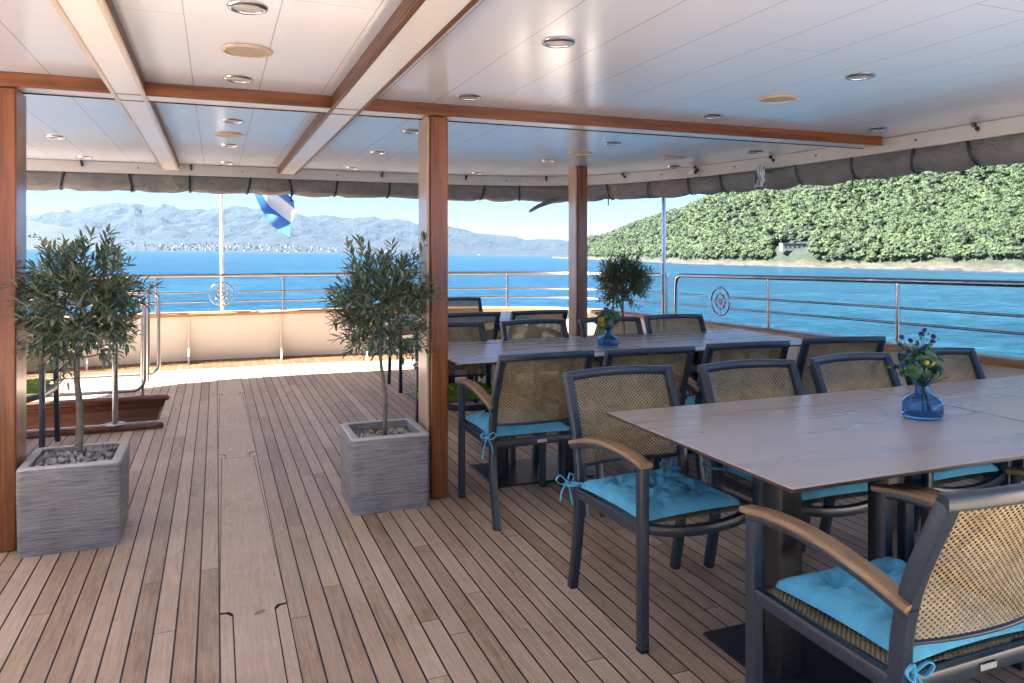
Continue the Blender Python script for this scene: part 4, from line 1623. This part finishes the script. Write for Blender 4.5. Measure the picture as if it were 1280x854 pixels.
def place(x, y, deg, label, cush='b', clabel=None, cg='tufted cushions tied to the armchairs', jig=0):
    rz = R(deg)
    if not used['c']:
        used['c'] = True
        c = chair0
        c.location = (x, y, 0); c.rotation_euler = (0, 0, rz); c['label'] = label; c['group'] = CG
    else:
        c = copy_tree(chair0, (x, y, 0), rz, label, CG)
    if cush:
        src = cush_b if cush == 'b' else cush_g
        lo = Vector((x, y, .444)) + Matrix.Rotation(rz, 3, 'Z') @ Vector((jig * .01, .015, 0))
        if not used[cush]:
            used[cush] = True
            k = src
            k.location = lo; k.rotation_euler = (0, 0, rz); k['label'] = clabel; k['group'] = cg
        else:
            k = copy_tree(src, lo, rz + R(jig), clabel, cg)
    return c


# nearest table, side towards the camera (facing the stern)
place(1.690, 1.490, 1, 'armchair with its back to the camera at the near corner of the closest table', 'b', 'sunlit turquoise cushion in the corner foreground under the closest woven back'.replace('sunlit ', ''), jig=2)
place(2.255, 1.47, -1, 'armchair half hidden beyond the closest chair back, drawn under the near table edge', 'b', 'turquoise cushion hidden beyond the closest chair back')
# far side of the nearest table (facing the bow)
place(1.640, 2.545, 180.5, 'armchair at the near table, standing free of its corner with the whole side visible', 'b', 'turquoise cushion with five tufts on the armchair at the free table corner', jig=3)
place(2.285, 2.50, 179, 'armchair tucked in behind the near table, its top level with the plain table edge', 'b', 'turquoise cushion under the near table behind the free-standing corner chair')
place(2.930, 2.50, 183, 'armchair tucked in behind the near table just before the blue vase', 'b', 'turquoise cushion under the near table below the blue vase', jig=-2)
place(3.500, 2.49, 181, 'armchair partly hidden by the eucalyptus bouquet, close to the starboard cap rail', 'b', 'turquoise cushion under the table seam behind the eucalyptus vase')
# middle table, side towards the camera
place(1.560, 3.830, 1, 'armchair beside the main wooden post with its back to the camera and one arm visible', 'b', 'turquoise cushion with bow tie beside the main wooden post', jig=-2)
place(2.165, 3.79, -2, 'armchair at the middle table overlapped by the free-standing corner chair', 'b', 'turquoise cushion at the middle table behind the free-standing corner chair')
place(2.835, 3.81, -5, 'armchair with curved top at the middle table, third from the main post', 'b', 'turquoise cushion on the third middle-table chair from the main post')
place(3.580, 3.80, -12, 'armchair turned slightly outward at the starboard end of the middle table', 'b', 'turquoise cushion on the slightly turned chair at the middle table end')
# middle table, far side
place(1.550, 4.83, 180, 'armchair across the middle table right behind the main post, with lime cushion', 'g', 'lime green cushion visible below the middle table beside the main post')
place(2.210, 4.82, 181, 'armchair across the middle table between the main post and slim post', 'g', 'lime green cushion on the middle-table chair between main and slim post')
place(2.830, 4.80, 179, 'armchair across the middle table behind the small vase', 'g', 'lime green cushion on the chair behind the small vase')
place(3.420, 4.82, 178, 'armchair across the middle table in front of the steel pole', 'g', 'lime green cushion on the chair in front of the steel pole')
# far table
place(1.985, 6.33, 0, 'armchair at the far table with a tall dark frame, first beside the main post', 'g', 'lime green cushion at the far table, first beside the main post')
place(2.620, 6.33, 0, 'armchair at the far table next to the slim post, its back to the camera', 'g', 'lime green cushion at the far table next to the slim post')
place(1.950, 7.58, 180, 'armchair at the far table end whose legs show behind the potted tree', 'g', 'lime green cushion showing between the potted tree and the main post')
place(2.480, 7.56, 181, 'armchair across the far table, nearest the stern railing', 'g', 'lime green cushion across the far table nearest the stern railing')
# port side
place(-1.335, 6.10, 180, 'armchair by the stair opening behind the potted tree with pale pebbles', 'g', 'lime green cushion of the chair by the stair opening')

# ------------------------------------------------------------------ tables
def table(label, x0, x1, y0, y1, base, group=None, z=.75):
    t_ = thing('dining_table', label, 'table', ((x0 + x1) / 2, (y0 + y1) / 2, 0), 0, group)
    cx, cy_ = (x0 + x1) / 2, (y0 + y1) / 2
    w, dp = x1 - x0 - .009, y1 - y0
    q = MB()
    q.box((0, 0, z - .0065), (w, dp, .013), bev=.0022)
    for i, f_ in enumerate(q.f):
        zs = [q.v[k][2] for k in f_]
        q.mi[i] = 0 if min(zs) > z - .003 else 1
    q.build('tabletop', [M['tabletop'], M['table_edge']], t_)
    for bx0, bx1, by in base:
        q = MB(); q.box(((bx0 + bx1) / 2 - cx, by - cy_, .006), (bx1 - bx0, .49, .012), bev=.003); q.build('base_plate', M['plate'], t_)
        for k in (bx0 + .10, bx0 + .555):
            if k > bx1: continue
            q = MB()
            q.sweep([(k - cx, by - .06 - cy_, .011), (k - cx, by - .06 - cy_, z - .013)], rr(.085, .085, .006, 2), side=(1, 0, 0)); q.build('column', M['column'], t_)
        q = MB(); q.box(((bx0 + bx1) / 2 - cx, by - cy_ - .06, z - .020), (min(w - .1, bx1 - bx0), .06, .012)); q.build('crossbar', M['column'], t_, flat=True)
    return t_


TG = 'grey topped tables joined in rows'
table('closest grey table, wide top with a sharp free corner and the eucalyptus vase', 1.462, 2.87, 1.632, 2.68, [(1.65, 2.31, 2.05)], TG)
table('grey table joined to the closest one beyond the dark seam beside the vase', 2.873, 4.28, 1.632, 2.68, [(3.3, 3.96, 2.05)], TG)
table('middle-row grey table starting at the main post, with the small vase', 1.31, 2.66, 4.14, 5.18, [(1.53, 2.19, 4.40)], TG)
table('narrow middle-row table between the vase table and the end table', 2.663, 3.36, 4.14, 5.18, [(2.70, 3.30, 4.62)], TG)
table('narrow end table of the middle row, nearest the starboard railing', 3.363, 4.05, 4.14, 5.18, [(3.40, 4.0, 4.62)], TG)
table('far grey table near the stern behind the middle row', 1.55, 2.95, 6.58, 7.56, [(1.74, 2.4, 6.98)], TG)
table('grey table at the stair opening, mostly hidden by the dark post', -2.5, -1.13, 4.90, 5.93, [(-2.3, -1.64, 5.4)], TG)

# ------------------------------------------------------------------ vases with flowers
def vase(label, x, y, s, z=.75, sy=.85, rz=0):
    v_ = thing('glass_vase', label, 'vase', (x, y, z + .001), rz, 'squat blue glass vases')
    pr_ = [(.0, .0), (.070, .0), (.083, .005), (.085, .016), (.085, .062), (.081, .072), (.060, .086), (.036, .097), (.032, .104), (.032, .130), (.034, .140),
           (.036, .145), (.031, .145), (.028, .130), (.028, .104), (.034, .092), (.056, .081), (.076, .068), (.080, .060), (.080, .018), (.074, .012), (0, .011)]
    q = MB(); q.lathe([(r * s, h * s) for r, h in pr_], seg=40, sy=sy); q.build('bottle', M['glass'], v_, 50)
    return v_


def leaf_round(q, c, d, size, rnd, nseg=8):
    d = d.normalized()
    u = d.orthogonal().normalized()
    u = Matrix.Rotation(rnd.uniform(0, 2 * PI), 3, d) @ u
    v = d.cross(u)
    # leaf plane spanned by u and a tilted d
    pts = []
    for k in range(nseg):
        a = 2 * PI * k / nseg
        pts.append(c + u * (size * math.cos(a)) + v * (size * .92 * math.sin(a)) + d * (size * .18 * math.cos(2 * a)))
    q.add([c] + pts, [(0, 1 + k, 1 + (k + 1) % nseg) for k in range(nseg)])


def bouquet(label, x, y, z0, s, seed, kind):
    b_ = thing('bouquet', label, 'bouquet', (x, y, z0), 0, 'small bouquets in the blue vases')
    rnd = random.Random(seed)
    q = MB()
    for k in range(5):
        a = rnd.uniform(0, 6.28)
        q.tube([(.0 + .010 * math.cos(a), .01 * math.sin(a), .14 * s), (.035 * s * math.cos(a + 2.5), .03 * s * math.sin(a + 2.5), .02 * s)], .0025, 5)
    st_o = q
    lv, lg, bl, yl, orr = MB(), MB(), MB(), MB(), MB()
    base = Vector((0, 0, .135 * s))
    n_e = 110 if kind == 0 else 70
    for k in range(n_e):
        d = Vector((rnd.gauss(0, 1), rnd.gauss(0, 1), rnd.gauss(.35, .8))).normalized()
        r_ = rnd.uniform(.55, 1)
        c = base + Vector((-.006, 0, .065 * s)) + Vector((d.x * .088, d.y * .075, d.z * .062)) * r_ * s
        if c.z < base.z - .004: c.z = base.z + rnd.uniform(0, .02)
        nd = (d + Vector((rnd.uniform(-.6, .6), rnd.uniform(-.6, .6), rnd.uniform(0, .8)))).normalized()
        leaf_round(lv if rnd.random() < .85 else lg, c, nd, s * rnd.uniform(.014, .025), rnd)
    for k in range(26):
        d = Vector((rnd.uniform(-1, 1), rnd.uniform(-1, 1), rnd.uniform(.2, 1))).normalized()
        q.tube([base - Vector((0, 0, .02 * s)), base + d * .09 * s], .0014, 4)

    def bloom(mb_, c, r_, n_=16):
        for k in range(n_):
            d = Vector((rnd.gauss(0, 1), rnd.gauss(0, 1), rnd.gauss(.3, .8))).normalized()
            leaf_round(mb_, c + d * r_ * .55, (d + Vector((0, 0, .3))), r_ * .5, rnd, 5)
    if kind == 0:
        tips = [(-.155, .02, .045), (-.12, -.02, .03), (-.085, .03, .10), (-.065, .0, .12), (-.05, .02, .075), (-.02, -.01, .145), (-.01, .02, .105), (.035, .02, .155), (.03, -.02, .115), (.07, .01, .13), (.055, .03, .09), (-.1, .01, .135), (.0, .0, .085), (-.14, .0, .02)]
        for tx, ty, tz in tips:
            c = base + Vector((tx, ty, tz + .045)) * s
            q.tube(crv([base, base + Vector((tx * .35, ty * .5, tz * .7)) * s, c], 4), .0013, 4)
            fl_ = MB(); bloom(fl_, c, .014 * s, 14); fl_.build('blue_flower', M['petal_blue'], b_, flat=True)
            for k in range(4):
                e = c + Vector((rnd.uniform(-.02, .02), rnd.uniform(-.02, .02), rnd.uniform(-.035, -.008))) * s
                leaf_round(lg, e, Vector((rnd.gauss(0, 1), rnd.gauss(0, 1), .4)), .006 * s, rnd, 5)
        bloom(yl, base + Vector((-.012, -.05, .085)) * s, .018 * s)
        bloom(yl, base + Vector((-.045, -.055, .088)) * s, .013 * s)
    else:
        bloom(yl, base + Vector((-.075, -.045, .055)) * s, .030 * s, 26)
        bloom(orr, base + Vector((-.072, -.05, .025)) * s, .026 * s, 22)
        for tx, tz in ((-.01, .12), (.02, .10), (.04, .13), (.07, .08), (.085, .05), (.0, .15)):
            c = base + Vector((tx, 0, tz)) * s
            q.tube([base, c], .0013, 4)
            fl_ = MB(); bloom(fl_, c, .018 * s, 16); fl_.build('purple_flower', M['petal_purple'], b_, flat=True)
        for k in range(5):
            leaf_round(lg, base + Vector((-.085 + .01 * k, -.05, .0 + .004 * k)) * s, Vector((-.4, -1, .4)), .022 * s, rnd)
    q.build('stems', M['stem'], b_, 60)
    lv.build('eucalyptus_leaves', M['euca'], b_, flat=True)
    lg.build('green_leaves', M['leafgreen'], b_, flat=True)
    yl.build('yellow_flower', M['petal_yellow'], b_, flat=True)
    if orr.v: orr.build('orange_flower', M['petal_orange'], b_, flat=True)


vase('squat blue glass vase on the closest table', 2.575, 2.15, .98, rz=.3)
bouquet('bouquet of eucalyptus and small deep blue flowers on the closest table', 2.575, 2.15, .752, 1.0, 3, 0)
vase('squat blue glass vase on the middle table before the slim post', 2.47, 4.50, .86, rz=.2)
bouquet('bouquet with a yellow and orange flower and purple sprigs on the middle table', 2.47, 4.50, .752, 1.0, 8, 1)

# ------------------------------------------------------------------ planters and olive trees
PW, PH = .43, .405


def make_planter(label, x, y):
    p = thing('planter', label, 'planter', (x, y, 0), 0, 'square ribbed grey planters')
    # rounded square shell tapering slightly to the foot
    def rsq(w, r, seg=4):
        return rr(w, w, r, seg)
    rings = [(PW * .955, .02, .0), (PW * .975, .028, .012), (PW, .030, PH * .75), (PW, .030, PH - .014), (PW - .008, .030, PH - .004), (PW - .022, .028, PH), (PW - .078, .02, PH), (PW - .088, .018, PH - .006), (PW - .095, .016, PH - .10)]
    vs, fs = [], []
    m_ = None
    for w, r, z in rings:
        pr_ = rsq(w, r)
        m_ = len(pr_)
        vs += [(a, bq, z) for a, bq in pr_]
    for i in range(len(rings) - 1):
        for j in range(m_):
            k = (j + 1) % m_
            fs.append((i * m_ + j, i * m_ + k, (i + 1) * m_ + k, (i + 1) * m_ + j))
    q = MB(); q.add(vs, fs); q.build('box', M['planter'], p, 40)
    q = MB(); q.box((0, 0, PH - .105), (PW - .09, PW - .09, .05)); q.build('soil', M['soil'], p, flat=True)
    return p


def pebbles(label, x, y, seed, fill=1.0, lift=0.0):
    rnd = random.Random(seed)
    q = MB()
    ico = [Vector(v) for v in ((0, 0, 1), (.894, 0, .447), (.276, .851, .447), (-.724, .526, .447), (-.724, -.526, .447), (.276, -.851, .447), (.724, .526, -.447), (-.276, .851, -.447), (-.894, 0, -.447), (-.276, -.851, -.447), (.724, -.526, -.447), (0, 0, -1))]
    icf = [(0, 1, 2), (0, 2, 3), (0, 3, 4), (0, 4, 5), (0, 5, 1), (1, 6, 2), (2, 7, 3), (3, 8, 4), (4, 9, 5), (5, 10, 1), (6, 7, 2), (7, 8, 3), (8, 9, 4), (9, 10, 5), (10, 6, 1), (11, 7, 6), (11, 8, 7), (11, 9, 8), (11, 10, 9), (11, 6, 10)]
    for k in range(430):
        px, py = rnd.uniform(-.155, .155), rnd.uniform(-.155, .155)
        s = rnd.uniform(.007, .0155)
        rot = Euler((rnd.uniform(0, 6), rnd.uniform(0, 6), rnd.uniform(0, 6))).to_matrix()
        sc = Vector((s * rnd.uniform(.9, 1.5), s, s * rnd.uniform(.55, .8)))
        c = Vector((px, py, PH - .055 + lift + rnd.uniform(-.02, .012) + .018 * fill * math.cos(px * 8) * math.cos(py * 8)))
        q.add([rot @ Vector((v.x * sc.x, v.y * sc.y, v.z * sc.z)) + c for v in ico], icf)
    o = q.build('pebbles', M['pebble'], None, 180)
    o.location = (x, y, 0)
    return tag(o, label, kind='stuff')


def olive_tree(label, x, y, h_c, rx, rzv, seed, lean=(0, 0), ntw=190, mat=None, shoots=4, trunk_r=.016, lscale=1.0, clear=None):
    tr = thing('olive_tree', label, 'potted tree', (x, y, PH - .06), 0, 'small potted olive trees')
    rnd = random.Random(seed)
    C = Vector((lean[0], lean[1], h_c - (PH - .06)))
    q = MB()
    tp = crv([(0, 0, -.03), (lean[0] * .1 + .012, .006, C.z * .3), (lean[0] * .55 - .012, lean[1] * .4, C.z * .6), (C.x, C.y, C.z - .05), (C.x + .01, C.y, C.z + rzv * .45)], 5)
    q.tube(tp, trunk_r, 9, side=(1, 0, 0), scale=[1.15 - .75 * (i / (len(tp) - 1)) for i in range(len(tp))])
    tips = []
    for k in range(26):
        a = 2 * PI * k * .618
        z0 = C.z - rzv * .75 + rzv * 1.1 * (k / 26)
        s0_ = Vector((C.x * min(1, z0 / C.z), C.y, z0))
        el = rnd.uniform(.25, .95)
        d = Vector((math.cos(a) * math.cos(el), math.sin(a) * math.cos(el), math.sin(el)))
        e = s0_ + Vector((d.x * rx, d.y * rx, d.z * rzv * .8)) * rnd.uniform(.5, .8)
        mid = (s0_ + e) / 2 + Vector((0, 0, -.02))
        q.tube(crv([s0_, mid, e], 3), .0055, 5, scale=[1 - .6 * i / 6 for i in range(7)])
    q.build('trunk', M['trunk'], tr, 60)
    lv = MB()
    tw = MB()

    def leaf(c, d, ln, wd, upv):
        ln, wd = ln * 1.22, wd * 1.36
        d = d.normalized()
        s = d.cross(upv)
        if s.length < 1e-3: s = d.orthogonal()
        s.normalize()
        nn = s.cross(d)
        if rnd.random() < .35: s = -s
        cup = wd * .25
        bend = ln * rnd.uniform(-.12, .06)
        p0, p1, p2 = c, c + d * ln * .33, c + d * ln * .70 + nn * bend * .5
        p3 = c + d * ln + nn * bend
        vs_ = [p0, p1 + s * wd * .5 + nn * cup, p2 + s * wd * .42 + nn * cup, p3, p2 - s * wd * .42 + nn * cup, p1 - s * wd * .5 + nn * cup, p1, p2]
        lv.add(vs_, [(0, 6, 1), (6, 7, 2, 1), (7, 3, 2), (0, 5, 6), (5, 4, 7, 6), (4, 3, 7)])

    def twig(base, d, L, nl):
        d = d.normalized()
        droop = Vector((0, 0, -1)) * rnd.uniform(.0, .30)
        pts = [base, base + d * L * .5 + droop * L * .10, base + d * L + droop * L * .35]
        tw.tube(pts, .0016, 4, scale=[1, .8, .4])
        for i in range(nl):
            a = (i + .3) / nl
            c = pts[0].lerp(pts[1], a * 2) if a < .5 else pts[1].lerp(pts[2], a * 2 - 1)
            ax = Matrix.Rotation(i * 1.57 + rnd.uniform(-.4, .4), 3, d) @ d.orthogonal().normalized()
            ld = d * rnd.uniform(.55, 1.0) + ax * rnd.uniform(.55, .95) + Vector((0, 0, rnd.uniform(-.25, .2)))
            leaf(c, ld, rnd.uniform(.038, .066) * lscale, rnd.uniform(.0085, .0125) * lscale, Vector((rnd.uniform(-.4, .4), rnd.uniform(-.4, .4), 1)))
        leaf(pts[2], d + Vector((rnd.uniform(-.3, .3), rnd.uniform(-.3, .3), .1)), .045 * lscale, .010 * lscale, Vector((0, 0, 1)))
    for k in range(ntw):
        dd = Vector((rnd.gauss(0, 1), rnd.gauss(0, 1), rnd.gauss(0, 1))).normalized()
        r_ = rnd.uniform(.12, 1.0) ** .55 * .84
        lump = .80 + .34 * mnoise.noise(dd * 1.9 + Vector((seed * 1.3, 0, 0)))
        bpt = C + Vector((dd.x * rx, dd.y * rx, dd.z * rzv)) * r_ * lump
        if clear and clear[0] * bpt.x > clear[1] and bpt.y > -.14: continue
        out = Vector((dd.x, dd.y, dd.z * .7 + .22)) + Vector((rnd.uniform(-.6, .6), rnd.uniform(-.6, .6), rnd.uniform(-.3, .4)))
        twig(bpt, out, rnd.uniform(.08, .155) * lscale, rnd.randint(8, 12))
    for k in range(shoots):
        a = rnd.uniform(0, 2 * PI)
        rr0 = rnd.uniform(.0, .65)
        bpt = C + Vector((math.cos(a) * rx * rr0, math.sin(a) * rx * rr0, rzv * rnd.uniform(.55, .85)))
        twig(bpt, Vector((math.cos(a) * .35, math.sin(a) * .35, 1)), rnd.uniform(.10, .17) * lscale, rnd.randint(9, 14))
    cr = lv.build('crown', mat or M['olive'], tr, flat=True)
    tw.build('twigs', M['twig'], cr, 60)
    return tr


make_planter('grey ribbed planter filled with pale pebbles beside the dark post', -.635, 4.215)
pebbles('pale grey pebbles heaped in the planter beside the dark post', -.635, 4.215, 1, 1.2, .03)
olive_tree('potted olive tree with a round dark crown beside the dark post', -.635, 4.215, 1.135, .315, .345, 4, (.02, .01), 285, trunk_r=.0175, clear=(-1, .155))
p2 = make_planter('grey ribbed planter with darker gravel against the main wooden post', .880, 4.205)
pebbles('grey gravel lying low in the planter against the main wooden post', .880, 4.205, 2, .4, -.004)
olive_tree('potted olive tree on a thin trunk in front of the main wooden post', .880, 4.205, 1.095, .305, .335, 23, (-.01, .0), 265, trunk_r=.0125, clear=(1, .165))
make_planter('grey ribbed planter standing in the stern corner behind the dining tables', 4.0, 6.95)
pebbles('pale pebbles in the planter of the stern corner', 4.0, 6.95, 3)
olive_tree('yellowish olive tree in the stern corner between slim post and steel pole', 4.0, 6.95, 1.075, .30, .265, 41, (.0, .0), 300, M['olive_yellow'], 1)

# fallen leaf on the deck
q = MB()
q.add([(0, 0, .008), (.018, .010, .013), (.040, .006, .016), (.052, -.002, .011), (.036, -.010, .010), (.014, -.008, .009)], [(0, 1, 5), (1, 2, 4, 5), (2, 3, 4)])
M['dry'] = m_basic('dry leaf', (.40, .30, .20), .8)
fl = q.build('fallen_leaf', M['dry'], None, flat=True)
fl.location = (.133, 3.04, 0)
fl.rotation_euler = (0, 0, R(20))
tag(fl, 'single dry leaf lying on the centre plank of the deck', 'leaf')
